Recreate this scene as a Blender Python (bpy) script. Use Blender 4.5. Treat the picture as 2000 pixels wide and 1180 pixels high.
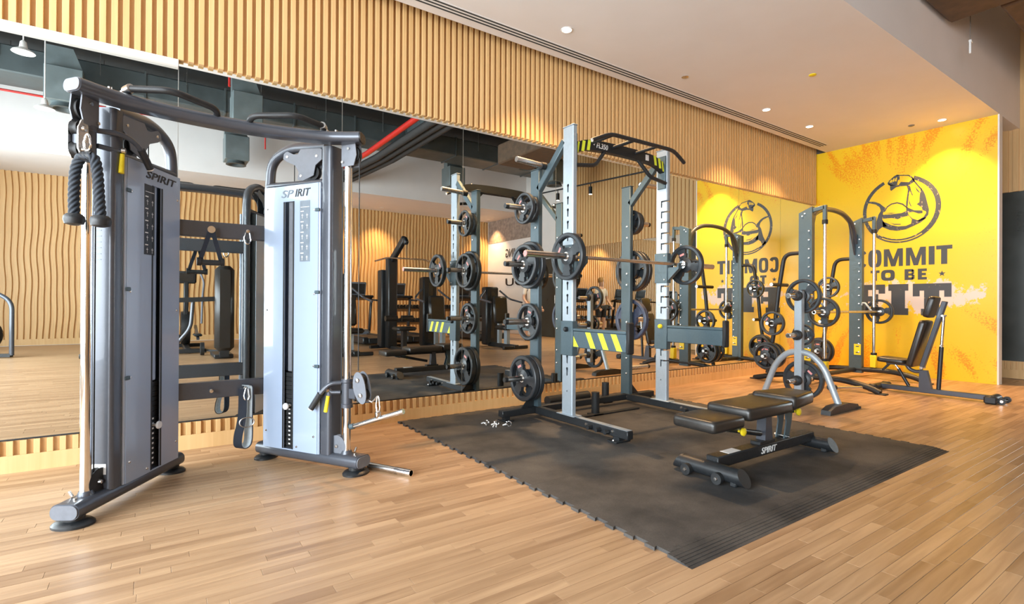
import bpy, math, random
from mathutils import Matrix, Vector
random.seed(11)
for o in list(bpy.data.objects):
    bpy.data.objects.remove(o, do_unlink=True)
scene = bpy.context.scene
COL = scene.collection
PI = math.pi
EXPOSURE, DAY, SPOT = 0.60, 880.0, 270.0

# ------------------------------------------------------------------ camera
YAW, PITCH, ROLL, FPX = 0.6039, 0.0026, 0.0054, 1013.883
_F = Vector((math.sin(YAW) * math.cos(PITCH), math.cos(YAW) * math.cos(PITCH), math.sin(PITCH)))
_R = Vector((math.cos(YAW), -math.sin(YAW), 0.0))
_U = _R.cross(_F)
_R2 = _R * math.cos(ROLL) + _U * math.sin(ROLL)
_U2 = -_R * math.sin(ROLL) + _U * math.cos(ROLL)
cd = bpy.data.cameras.new('camera')
cd.sensor_fit = 'HORIZONTAL'
cd.sensor_width = 36.0
cd.lens = 36.0 * FPX / 2000.0
cd.clip_start = 0.05
cam = bpy.data.objects.new('camera', cd)
COL.objects.link(cam)
mw = Matrix.Identity(4)
for i in range(3):
    mw[i][0], mw[i][1], mw[i][2] = _R2[i], _U2[i], -_F[i]
mw.translation = Vector((0, 0, 1.0))
cam.matrix_world = mw
scene.camera = cam

# ------------------------------------------------------------------ world, light, exposure
scene.view_settings.view_transform = 'Standard'
scene.view_settings.look = 'None'
scene.view_settings.gamma = 1.0
scene.view_settings.use_curve_mapping = False
scene.view_settings.exposure = EXPOSURE
world = bpy.data.worlds.new('world')
scene.world = world
world.use_nodes = True
bg = world.node_tree.nodes['Background']
bg.inputs[0].default_value = (0.80, 0.90, 1.0, 1)
bg.inputs[1].default_value = 1.0


def area_light(name, loc, direction, sx, sy, power, color, parent=None, spread=None):
    l = bpy.data.lights.new(name, 'AREA')
    l.shape = 'RECTANGLE'
    l.size, l.size_y = sx, sy
    l.energy = power
    l.color = color
    if spread:
        l.spread = spread
    o = bpy.data.objects.new(name, l)
    COL.objects.link(o)
    o.location = loc
    o.rotation_euler = Vector(direction).to_track_quat('-Z', 'Y').to_euler()
    return o


def spot_light(name, loc, power, color, angle=1.9, blend=0.8, radius=0.05, direction=(0, 0, -1)):
    l = bpy.data.lights.new(name, 'SPOT')
    l.energy = power
    l.color = color
    l.spot_size = angle
    l.spot_blend = blend
    l.shadow_soft_size = radius
    o = bpy.data.objects.new(name, l)
    COL.objects.link(o)
    o.location = loc
    o.rotation_euler = Vector(direction).to_track_quat('-Z', 'Y').to_euler()
    return o


# daylight that comes in through the tall window front on the left-hand wall
area_light('window_left_offscreen', (-4.029, -.40, 1.95), (1, 0, 0), 8.4, 3.2, DAY, (0.86, 0.94, 1.0))

# ------------------------------------------------------------------ room numbers
M_Y = 4.142          # mirror plane
P_Y = 4.122          # plinth face
B_Y = 4.102          # face of the slats above the mirror
W_X = 8.810          # yellow wall
SOF_Z = 3.435        # soffit over the mirror side
SOF_Y = 1.91
OPP_Y = -7.45
LEFT_X = -4.0
FAR_X = 13.8
TOP_Z = 5.3


# ------------------------------------------------------------------ mesh helpers
class MB:
    def __init__(self, mat=None):
        self.v, self.f, self.m = [], [], mat

    def add(self, vs, fs):
        n = len(self.v)
        if self.m is not None:
            vs = [self.m @ Vector(a) for a in vs]
        self.v += [tuple(a) for a in vs]
        self.f += [tuple(i + n for i in a) for a in fs]
        return self

    def box(self, c, s, ch=0.0, rot=None):
        x, y, z = s[0] / 2, s[1] / 2, s[2] / 2
        if ch <= 0:
            vs = [(a * x, b * y, d * z) for d in (-1, 1) for b in (-1, 1) for a in (-1, 1)]
            fs = [(0, 2, 3, 1), (4, 5, 7, 6), (0, 1, 5, 4), (2, 6, 7, 3), (0, 4, 6, 2), (1, 3, 7, 5)]
        else:
            ch = min(ch, x * .95, y * .95, z * .95)
            vs, idx = [], {}
            for a in (-1, 1):
                for b in (-1, 1):
                    for d in (-1, 1):
                        for k in range(3):
                            p = [a * (x - ch), b * (y - ch), d * (z - ch)]
                            p[k] = (a * x, b * y, d * z)[k]
                            idx[(a, b, d, k)] = len(vs)
                            vs.append(tuple(p))
            fs = []
            S = (-1, 1)
            for a in S:
                fs.append([idx[(a, b, d, 0)] for b, d in ((-1, -1), (1, -1), (1, 1), (-1, 1))])
                fs.append([idx[(b, a, d, 1)] for b, d in ((-1, -1), (1, -1), (1, 1), (-1, 1))])
                fs.append([idx[(b, d, a, 2)] for b, d in ((-1, -1), (1, -1), (1, 1), (-1, 1))])
                for b in S:
                    fs.append([idx[(a, b, -1, 0)], idx[(a, b, 1, 0)], idx[(a, b, 1, 1)], idx[(a, b, -1, 1)]])
                    fs.append([idx[(a, -1, b, 0)], idx[(a, 1, b, 0)], idx[(a, 1, b, 2)], idx[(a, -1, b, 2)]])
                    fs.append([idx[(-1, a, b, 1)], idx[(1, a, b, 1)], idx[(1, a, b, 2)], idx[(-1, a, b, 2)]])
                    for d in S:
                        fs.append([idx[(a, b, d, 0)], idx[(a, b, d, 1)], idx[(a, b, d, 2)]])
        c = Vector(c)
        if rot is not None:
            vs = [rot @ Vector(p) for p in vs]
        return self.add([Vector(p) + c for p in vs], fs)

    def span(self, a, b, ch=0.0):
        """box from corner a to corner b"""
        return self.box([(a[i] + b[i]) / 2 for i in range(3)], [abs(b[i] - a[i]) for i in range(3)], ch)

    def beam(self, p0, p1, w, h, ch=0.0, up=(0, 0, 1)):
        """rectangular bar from p0 to p1, w across, h along 'up'"""
        p0, p1 = Vector(p0), Vector(p1)
        d = p1 - p0
        L = d.length
        ex = d.normalized()
        up = Vector(up)
        if abs(ex.dot(up)) > .98:
            up = Vector((0, 1, 0))
        ey = up.cross(ex).normalized()
        ez = ex.cross(ey)
        R = Matrix((ex, ey, ez)).transposed()
        return self.box((p0 + p1) / 2, (L, w, h), ch, R)

    def cyl(self, p0, p1, r, seg=16, r2=None, cap=True):
        p0, p1 = Vector(p0), Vector(p1)
        r2 = r if r2 is None else r2
        d = (p1 - p0).normalized()
        a = d.orthogonal().normalized()
        b = d.cross(a)
        vs = []
        for P, rr in ((p0, r), (p1, r2)):
            for k in range(seg):
                t = 2 * PI * k / seg
                vs.append(P + (a * math.cos(t) + b * math.sin(t)) * rr)
        fs = [(k, (k + 1) % seg, seg + (k + 1) % seg, seg + k) for k in range(seg)]
        if cap:
            fs += [tuple(range(seg))[::-1], tuple(range(seg, 2 * seg))]
        return self.add(vs, fs)

    def tube(self, path, r, seg=12, ry=None, up=None, closed=False, cap=True, radii=None, lobes=0, twist=0.0, depth=0.0):
        """round (or oval r x ry) tube along a path"""
        P = [Vector(p) for p in path]
        n = len(P)
        ry = r if ry is None else ry
        T = []
        for i in range(n):
            if closed:
                t = P[(i + 1) % n] - P[i - 1]
            else:
                t = P[min(i + 1, n - 1)] - P[max(i - 1, 0)]
            T.append(t.normalized())
        if up is not None:
            A = [(Vector(up) - T[i] * Vector(up).dot(T[i])).normalized() for i in range(n)]
        else:
            A = [T[0].orthogonal().normalized()]
            for i in range(1, n):
                q = T[i - 1].rotation_difference(T[i])
                a = q @ A[-1]
                A.append((a - T[i] * a.dot(T[i])).normalized())
        vs = []
        s = 0.0
        for i in range(n):
            if i:
                s += (P[i] - P[i - 1]).length
            b = T[i].cross(A[i])
            k0 = radii[i] if radii else 1.0
            for k in range(seg):
                t = 2 * PI * k / seg
                kk = k0
                if lobes:
                    kk *= 1 + depth * abs(math.cos(lobes * .5 * (t - twist * s))) - depth * .6
                vs.append(P[i] + A[i] * (math.cos(t) * ry * kk) + b * (math.sin(t) * r * kk))
        fs = []
        m = n if closed else n - 1
        for i in range(m):
            j = (i + 1) % n
            for k in range(seg):
                l = (k + 1) % seg
                fs.append((i * seg + k, i * seg + l, j * seg + l, j * seg + k))
        if cap and not closed:
            fs += [tuple(range(seg))[::-1], tuple(range((n - 1) * seg, n * seg))]
        return self.add(vs, fs)

    def sweep(self, path, prof, up=(0, 0, 1), cap=True):
        """2D outline prof (across, up) carried along a path"""
        P = [Vector(p) for p in path]
        n, m = len(P), len(prof)
        vs = []
        for i in range(n):
            t = (P[min(i + 1, n - 1)] - P[max(i - 1, 0)]).normalized()
            u = Vector(up)
            u = (u - t * u.dot(t)).normalized()
            s = t.cross(u)
            vs += [P[i] + s * q[0] + u * q[1] for q in prof]
        fs = [(i * m + k, i * m + (k + 1) % m, (i + 1) * m + (k + 1) % m, (i + 1) * m + k) for i in range(n - 1) for k in range(m)]
        if cap:
            fs += [tuple(range(m))[::-1], tuple(range((n - 1) * m, n * m))]
        return self.add(vs, fs)

    def lathe(self, prof, o, axis, seg=24):
        o, d = Vector(o), Vector(axis).normalized()
        a = d.orthogonal().normalized()
        b = d.cross(a)
        vs = []
        for (r, h) in prof:
            for k in range(seg):
                t = 2 * PI * k / seg
                vs.append(o + d * h + (a * math.cos(t) + b * math.sin(t)) * r)
        fs = []
        for i in range(len(prof) - 1):
            for k in range(seg):
                l = (k + 1) % seg
                fs.append((i * seg + k, i * seg + l, (i + 1) * seg + l, (i + 1) * seg + k))
        if prof[0][0] > 1e-5:
            fs.append(tuple(range(seg))[::-1])
        if prof[-1][0] > 1e-5:
            fs.append(tuple(range((len(prof) - 1) * seg, len(prof) * seg)))
        return self.add(vs, fs)

    def prism(self, poly, o, ex, ey, thick):
        """flat outline poly (2D) extruded by thick along ex x ey"""
        o, ex, ey = Vector(o), Vector(ex), Vector(ey)
        ez = ex.cross(ey).normalized() * thick
        n = len(poly)
        vs = [o + ex * p[0] + ey * p[1] for p in poly] + [o + ex * p[0] + ey * p[1] + ez for p in poly]
        fs = [tuple(range(n))[::-1], tuple(range(n, 2 * n))]
        fs += [(k, (k + 1) % n, n + (k + 1) % n, n + k) for k in range(n)]
        return self.add(vs, fs)

    def mesh(self, name, mat, smooth=38, shift=(0, 0, 0)):
        me = bpy.data.meshes.new(name)
        sh = Vector(shift)
        me.from_pydata([Vector(p) - sh for p in self.v], [], self.f)
        import bmesh
        bm = bmesh.new()
        bm.from_mesh(me)
        bmesh.ops.remove_doubles(bm, verts=bm.verts, dist=1e-6)
        bmesh.ops.recalc_face_normals(bm, faces=bm.faces)
        bm.to_mesh(me)
        bm.free()
        me.materials.append(mat)
        if smooth:
            me.shade_smooth()
            me.set_sharp_from_angle(angle=math.radians(smooth))
        return me

    def build(self, name, mat, parent=None, smooth=38):
        o = bpy.data.objects.new(name, self.mesh(name, mat, smooth, wloc(parent)))
        COL.objects.link(o)
        o.parent = parent
        return o


def each(name, mbs, mat, parent, smooth=38):
    """like pieces, every one an object of its own"""
    return [b.build(name, mat, parent, smooth) for b in mbs]


def wloc(o):
    v = Vector((0, 0, 0))
    while o is not None:
        v += o.location
        o = o.parent
    return v


def link(name, me, parent=None, loc=(0, 0, 0), rot=(0, 0, 0)):
    o = bpy.data.objects.new(name, me)
    COL.objects.link(o)
    o.parent = parent
    o.location = loc
    o.rotation_euler = rot
    return o


def thing(name, label, cat, loc=(0, 0, 0), group=None):
    o = bpy.data.objects.new(name, None)
    o.empty_display_size = 0.1
    COL.objects.link(o)
    o.location = loc
    o['label'] = label
    o['category'] = cat
    if group:
        o['group'] = group
    return o


def tag(o, label, cat, group=None):
    o['label'] = label
    o['category'] = cat
    if group:
        o['group'] = group
    return o


def struct(o, label=None):
    o['kind'] = 'structure'
    if label:
        o['label'] = label
    return o


def stuff(o):
    o['kind'] = 'stuff'
    return o


def dup(root, loc, rot=None, label=None, group=None):
    r = root.copy()
    COL.objects.link(r)
    r.location = loc
    if rot is not None:
        r.rotation_euler = rot
    if label:
        r['label'] = label
    if group:
        r['group'] = group
    for ch in list(root.children):
        c = ch.copy()
        COL.objects.link(c)
        c.parent = r
        for g in list(ch.children):
            d = g.copy()
            COL.objects.link(d)
            d.parent = c
    return r


def smooth_path(pts, n=8):
    """Catmull-Rom through pts"""
    P = [Vector(p) for p in pts]
    P = [P[0] * 2 - P[1]] + P + [P[-1] * 2 - P[-2]]
    out = []
    for i in range(1, len(P) - 2):
        for k in range(n):
            t = k / n
            a, b, c, d = P[i - 1], P[i], P[i + 1], P[i + 2]
            out.append(.5 * ((2 * b) + (c - a) * t + (2 * a - 5 * b + 4 * c - d) * t * t + (3 * b - a - 3 * c + d) * t ** 3))
    out.append(P[-2])
    return out


def round_path(pts, r, n=6):
    """polyline with rounded corners of radius r"""
    P = [Vector(p) for p in pts]
    out = [P[0]]
    for i in range(1, len(P) - 1):
        a, b, c = P[i - 1], P[i], P[i + 1]
        d1, d2 = (a - b), (c - b)
        k = min(r, d1.length * .48, d2.length * .48)
        s, e = b + d1.normalized() * k, b + d2.normalized() * k
        for j in range(n + 1):
            t = j / n
            out.append(s * (1 - t) ** 2 + b * 2 * t * (1 - t) + e * t * t)
    out.append(P[-1])
    return out


def rrect(w, h, r, n=5):
    """rounded rectangle outline, centred"""
    pts = []
    for cx, cy, a0 in ((w / 2 - r, h / 2 - r, 0), (-w / 2 + r, h / 2 - r, 90), (-w / 2 + r, -h / 2 + r, 180), (w / 2 - r, -h / 2 + r, 270)):
        for k in range(n + 1):
            a = math.radians(a0 + 90 * k / n)
            pts.append((cx + r * math.cos(a), cy + r * math.sin(a)))
    return pts


def text_mesh(txt, size, mat, shear=0.0, bold=0.0, ext=0.001, spacing=1.0):
    """flat lettering, in XY, baseline at the origin; returns (mesh, width, height)"""
    cu = bpy.data.curves.new('lettering', 'FONT')
    cu.body = txt
    cu.size = size
    cu.shear = shear
    cu.offset = bold
    cu.extrude = ext
    cu.space_character = spacing
    cu.resolution_u = 3
    o = bpy.data.objects.new('lettering', cu)
    COL.objects.link(o)
    dg = bpy.context.evaluated_depsgraph_get()
    me = bpy.data.meshes.new_from_object(o.evaluated_get(dg))
    bpy.data.objects.remove(o, do_unlink=True)
    me.name = 'lettering'
    me.materials.clear()
    me.materials.append(mat)
    xs = [v.co.x for v in me.vertices]
    ys = [v.co.y for v in me.vertices]
    return me, min(xs), max(xs), min(ys), max(ys)


def place_text(name, txt, parent, o, ex, ey, width, height, mat, shear=0.0, bold=0.0):
    """lettering squeezed into a width x height box whose lower left corner is o (world), axes ex, ey"""
    me, x0, x1, y0, y1 = text_mesh(txt, 1.0, mat, shear, bold)
    ex, ey = Vector(ex).normalized(), Vector(ey).normalized()
    ez = ex.cross(ey)
    o = Vector(o) - wloc(parent)
    for v in me.vertices:
        c = v.co.copy()
        v.co = o + ex * ((c.x - x0) / (x1 - x0) * width) + ey * ((c.y - y0) / (y1 - y0) * height) + ez * (c.z + .0012)
    ob = bpy.data.objects.new(name, me)
    COL.objects.link(ob)
    ob.parent = parent
    return ob


# ------------------------------------------------------------------ materials
def new_mat(name):
    m = bpy.data.materials.new(name)
    m.use_nodes = True
    nt = m.node_tree
    return m, nt, nt.nodes['Principled BSDF']


def N(nt, kind, **kw):
    n = nt.nodes.new(kind)
    for k, v in kw.items():
        setattr(n, k, v)
    return n


def simple(name, col, rough=.5, metal=0.0, var=.08, scale=25.0, coat=0.0, bump=0.0, spec=.5, rvar=.08):
    """plain coloured surface with a little unevenness in colour and gloss"""
    m, nt, p = new_mat(name)
    tc = N(nt, 'ShaderNodeTexCoord')
    nz = N(nt, 'ShaderNodeTexNoise')
    nz.inputs['Scale'].default_value = scale
    nz.inputs['Detail'].default_value = 4
    nt.links.new(tc.outputs['Object'], nz.inputs['Vector'])
    mp = N(nt, 'ShaderNodeMapRange')
    mp.inputs['From Min'].default_value = .3
    mp.inputs['From Max'].default_value = .7
    mp.inputs['To Min'].default_value = 1 - var
    mp.inputs['To Max'].default_value = 1 + var
    nt.links.new(nz.outputs['Fac'], mp.inputs['Value'])
    mx = N(nt, 'ShaderNodeMix', data_type='RGBA', blend_type='MULTIPLY')
    mx.inputs['Factor'].default_value = 1
    mx.inputs['A'].default_value = (*col, 1)
    nt.links.new(mp.outputs['Result'], mx.inputs['B'])
    nt.links.new(mx.outputs['Result'], p.inputs['Base Color'])
    mr = N(nt, 'ShaderNodeMapRange')
    mr.inputs['From Min'].default_value = .3
    mr.inputs['From Max'].default_value = .7
    mr.inputs['To Min'].default_value = max(0.02, rough - rvar)
    mr.inputs['To Max'].default_value = min(1, rough + rvar)
    nt.links.new(nz.outputs['Fac'], mr.inputs['Value'])
    nt.links.new(mr.outputs['Result'], p.inputs['Roughness'])
    p.inputs['Metallic'].default_value = metal
    p.inputs['Coat Weight'].default_value = coat
    p.inputs['Specular IOR Level'].default_value = spec
    if bump:
        b = N(nt, 'ShaderNodeBump')
        b.inputs['Strength'].default_value = bump
        b.inputs['Distance'].default_value = .002
        n2 = N(nt, 'ShaderNodeTexNoise')
        n2.inputs['Scale'].default_value = scale * 8
        nt.links.new(tc.outputs['Object'], n2.inputs['Vector'])
        nt.links.new(n2.outputs['Fac'], b.inputs['Height'])
        nt.links.new(b.outputs['Normal'], p.inputs['Normal'])
    return m


def math_node(nt, op, a, b=None, clamp=False):
    n = N(nt, 'ShaderNodeMath', operation=op)
    n.use_clamp = clamp
    for i, x in enumerate((a, b)):
        if x is None:
            continue
        if isinstance(x, (int, float)):
            n.inputs[i].default_value = x
        else:
            nt.links.new(x, n.inputs[i])
    return n.outputs[0]


def wood(name, dark, light, axis, stretch=14.0, scale=1.6, rough=.5, rand=0.5, mixv=.5):
    """wood with the grain along one axis; every object and loose piece its own shade"""
    m, nt, p = new_mat(name)
    geo = N(nt, 'ShaderNodeNewGeometry')
    oi = N(nt, 'ShaderNodeObjectInfo')
    r = math_node(nt, 'FRACT', math_node(nt, 'ADD', oi.outputs['Random'], geo.outputs['Random Per Island']))
    mp = N(nt, 'ShaderNodeMapping')
    sc = [stretch, stretch, stretch]
    sc[axis] = 1.0
    mp.inputs['Scale'].default_value = [scale * s for s in sc]
    nt.links.new(geo.outputs['Position'], mp.inputs['Vector'])
    cv = N(nt, 'ShaderNodeCombineXYZ')
    k = math_node(nt, 'MULTIPLY', r, 37.0)
    for i in range(3):
        nt.links.new(k, cv.inputs[i])
    nt.links.new(cv.outputs[0], mp.inputs['Location'])
    nz = N(nt, 'ShaderNodeTexNoise')
    nz.inputs['Scale'].default_value = 1.0
    nz.inputs['Detail'].default_value = 5
    nz.inputs['Distortion'].default_value = .6
    nt.links.new(mp.outputs[0], nz.inputs['Vector'])
    f = math_node(nt, 'ADD', math_node(nt, 'MULTIPLY', math_node(nt, 'SUBTRACT', nz.outputs['Fac'], .5), 1.5),
                  math_node(nt, 'ADD', math_node(nt, 'MULTIPLY', math_node(nt, 'SUBTRACT', r, .5), rand), mixv), True)
    mx = N(nt, 'ShaderNodeMix', data_type='RGBA')
    mx.inputs['A'].default_value = (*dark, 1)
    mx.inputs['B'].default_value = (*light, 1)
    nt.links.new(f, mx.inputs['Factor'])
    nt.links.new(mx.outputs['Result'], p.inputs['Base Color'])
    p.inputs['Roughness'].default_value = rough
    return m


MT = {}
MT['plank'] = wood('floor_plank_vinyl', (.27, .152, .076), (.52, .335, .190), 0, 16.0, 1.7, .36, .60, .52)
MT['slat'] = wood('slat_oak', (.58, .345, .135), (.71, .465, .215), 2, 18.0, 1.5, .5, .25, .55)
MT['white'] = simple('ceiling_paint', (.76, .74, .73), .8, 0, .02, 3.0)
MT['wallwhite'] = simple('wall_paint', (.78, .76, .73), .7, 0, .02, 3.0)
MT['darkceil'] = simple('dark_ceiling_paint', (.035, .042, .045), .8, 0, .3, 2.0)
MT['duct'] = simple('duct_grey', (.085, .105, .11), .5, .3, .12, 4.0)
MT['ductlight'] = simple('duct_sheet_metal', (.22, .27, .28), .4, .5, .12, 4.0)
MT['gun'] = simple('gunmetal_paint', (.072, .080, .098), .34, .30, .04, 60.0, .25, rvar=.02)
MT['guncap'] = simple('grey_end_cap', (.145, .157, .182), .5, 0, .08, 40.0)
MT['shroud'] = simple('frosted_shroud', (.345, .43, .57), .24, 0, .01, 8.0, .5, rvar=0)
MT['chrome'] = simple('chrome', (.80, .80, .80), .10, 1.0, .01, 6.0, rvar=.01)
MT['steel'] = simple('brushed_steel', (.62, .60, .57), .26, 1.0, .02, 8.0, rvar=.02)
MT['blackmetal'] = simple('black_powder_coat', (.014, .016, .018), .42, .0, .2, 80.0)
MT['bluegrey'] = simple('blue_grey_powder_coat', (.068, .104, .122), .42, .25, .08, 70.0)
MT['silver'] = simple('silver_grey_powder_coat', (.36, .42, .47), .40, .35, .05, 70.0)
MT['rubber'] = simple('black_rubber', (.016, .018, .020), .5, 0, .25, 30.0, bump=.2)
MT['plate'] = simple('plate_rubber', (.022, .027, .032), .38, 0, .12, 12.0, bump=.1, rvar=.03)
MT['plateblue'] = simple('plate_rubber_blue', (.045, .060, .105), .42, 0, .2, 30.0, bump=.15)
MT['pad'] = simple('bench_vinyl', (.020, .018, .016), .34, 0, .1, 20.0, bump=.06, rvar=.03)
MT['yellowplastic'] = simple('yellow_plastic', (.85, .66, .02), .4, 0, .05, 20.0)
MT['lime'] = simple('lime_yellow_sticker', (.68, .74, .04), .5, 0, .08, 30.0)
MT['black'] = simple('matt_black', (.010, .011, .012), .6, 0, .2, 30.0)
MT['redlabel'] = simple('red_label', (.75, .30, .28), .5, 0, .1, 90.0)
MT['whitelabel'] = simple('white_label', (.75, .75, .74), .5, 0, .06, 60.0)
MT['logoblack'] = simple('logo_black', (.012, .013, .016), .45, 0, .1, 30.0)
MT['logogrey'] = simple('logo_grey', (.17, .21, .25), .45, 0, .1, 30.0)
MT['rope'] = simple('rope_nylon', (.012, .019, .030), .6, 0, .35, 220.0, bump=.5)
MT['strap'] = simple('strap_webbing', (.014, .020, .035), .75, 0, .2, 90.0, bump=.4)
MT['strapedge'] = simple('strap_lining', (.42, .47, .50), .8, 0, .1, 60.0)
MT['red'] = simple('red_pipe_paint', (.50, .02, .015), .4, 0, .1, 20.0)
MT['flex'] = simple('black_pipe_lagging', (.030, .030, .030), .8, 0, .3, 20.0)
MT['screen'] = simple('dark_screen', (.03, .028, .026), .2, 0, .1, 10.0)
MT['skin'] = simple('skin', (.55, .33, .24), .55, 0, .06, 20.0)
MT['hair'] = simple('hair', (.30, .16, .05), .6, 0, .2, 60.0)
MT['shirt'] = simple('light_shirt', (.62, .58, .55), .8, 0, .06, 20.0)
MT['shorts'] = simple('dark_shorts', (.02, .022, .03), .8, 0, .1, 20.0)
MT['darkwood'] = simple('dark_brown_duct_wrap', (.105, .065, .038), .75, 0, .3, 9.0, bump=.4)
MT['darkpanel'] = simple('dark_door_and_reflection', (.040, .045, .040), .35, 0, .15, 3.0)  # door colour, also the dark reflection painted on the far wall panel

# mirror
m, nt, p = new_mat('mirror_glass')
p.inputs['Base Color'].default_value = (.80, .835, .82, 1)
p.inputs['Metallic'].default_value = 1
p.inputs['Roughness'].default_value = 0.0
MT['mirror'] = m

# floor under the strips and where they are too far off to tell apart
m, nt, p = new_mat('floor_far_vinyl')
geo = N(nt, 'ShaderNodeNewGeometry')
br = N(nt, 'ShaderNodeTexBrick')
br.offset = .37
br.inputs['Color1'].default_value = (.46, .295, .165, 1)
br.inputs['Color2'].default_value = (.37, .225, .12, 1)
br.inputs['Mortar'].default_value = (.40, .25, .13, 1)
br.inputs['Scale'].default_value = 1.0
br.inputs['Mortar Size'].default_value = .001
br.inputs['Brick Width'].default_value = .62
br.inputs['Row Height'].default_value = .0525
nt.links.new(geo.outputs['Position'], br.inputs['Vector'])
nt.links.new(br.outputs['Color'], p.inputs['Base Color'])
p.inputs['Roughness'].default_value = .38
MT['floorfar'] = m

# mat: dusty black rubber
m, nt, p = new_mat('gym_mat_rubber')
geo = N(nt, 'ShaderNodeNewGeometry')
n1 = N(nt, 'ShaderNodeTexNoise')
n1.inputs['Scale'].default_value = 2.2
n1.inputs['Detail'].default_value = 7
n1.inputs['Roughness'].default_value = .62
nt.links.new(geo.outputs['Position'], n1.inputs['Vector'])
n2 = N(nt, 'ShaderNodeTexNoise')
n2.inputs['Scale'].default_value = 160
nt.links.new(geo.outputs['Position'], n2.inputs['Vector'])
cr = N(nt, 'ShaderNodeValToRGB')
cr.color_ramp.elements[0].position = .36
cr.color_ramp.elements[0].color = (.028, .029, .031, 1)
cr.color_ramp.elements[1].position = .68
cr.color_ramp.elements[1].color = (.120, .110, .100, 1)
nt.links.new(n1.outputs['Fac'], cr.inputs['Fac'])
mx = N(nt, 'ShaderNodeMix', data_type='RGBA', blend_type='MULTIPLY')
mx.inputs['Factor'].default_value = .6
nt.links.new(cr.outputs['Color'], mx.inputs['A'])
nt.links.new(n2.outputs['Fac'], mx.inputs['B'])
nt.links.new(mx.outputs['Result'], p.inputs['Base Color'])
p.inputs['Roughness'].default_value = .72
b = N(nt, 'ShaderNodeBump')
b.inputs['Strength'].default_value = .25
b.inputs['Distance'].default_value = .002
nt.links.new(n2.outputs['Fac'], b.inputs['Height'])
nt.links.new(b.outputs['Normal'], p.inputs['Normal'])
MT['mat'] = m


def emit(name, col, strength):
    m, nt, p = new_mat(name)
    p.inputs['Base Color'].default_value = (*col, 1)
    p.inputs['Emission Color'].default_value = (*col, 1)
    p.inputs['Emission Strength'].default_value = strength
    return m


m, nt, p = new_mat('window_glass')
p.inputs['Base Color'].default_value = (.92, .96, .95, 1)
p.inputs['Transmission Weight'].default_value = 1.0
p.inputs['Roughness'].default_value = 0.0
p.inputs['IOR'].default_value = 1.45
MT['glass'] = m
MT['lamp'] = emit('lamp_lens', (1.0, .84, .62), 14.0)


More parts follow.
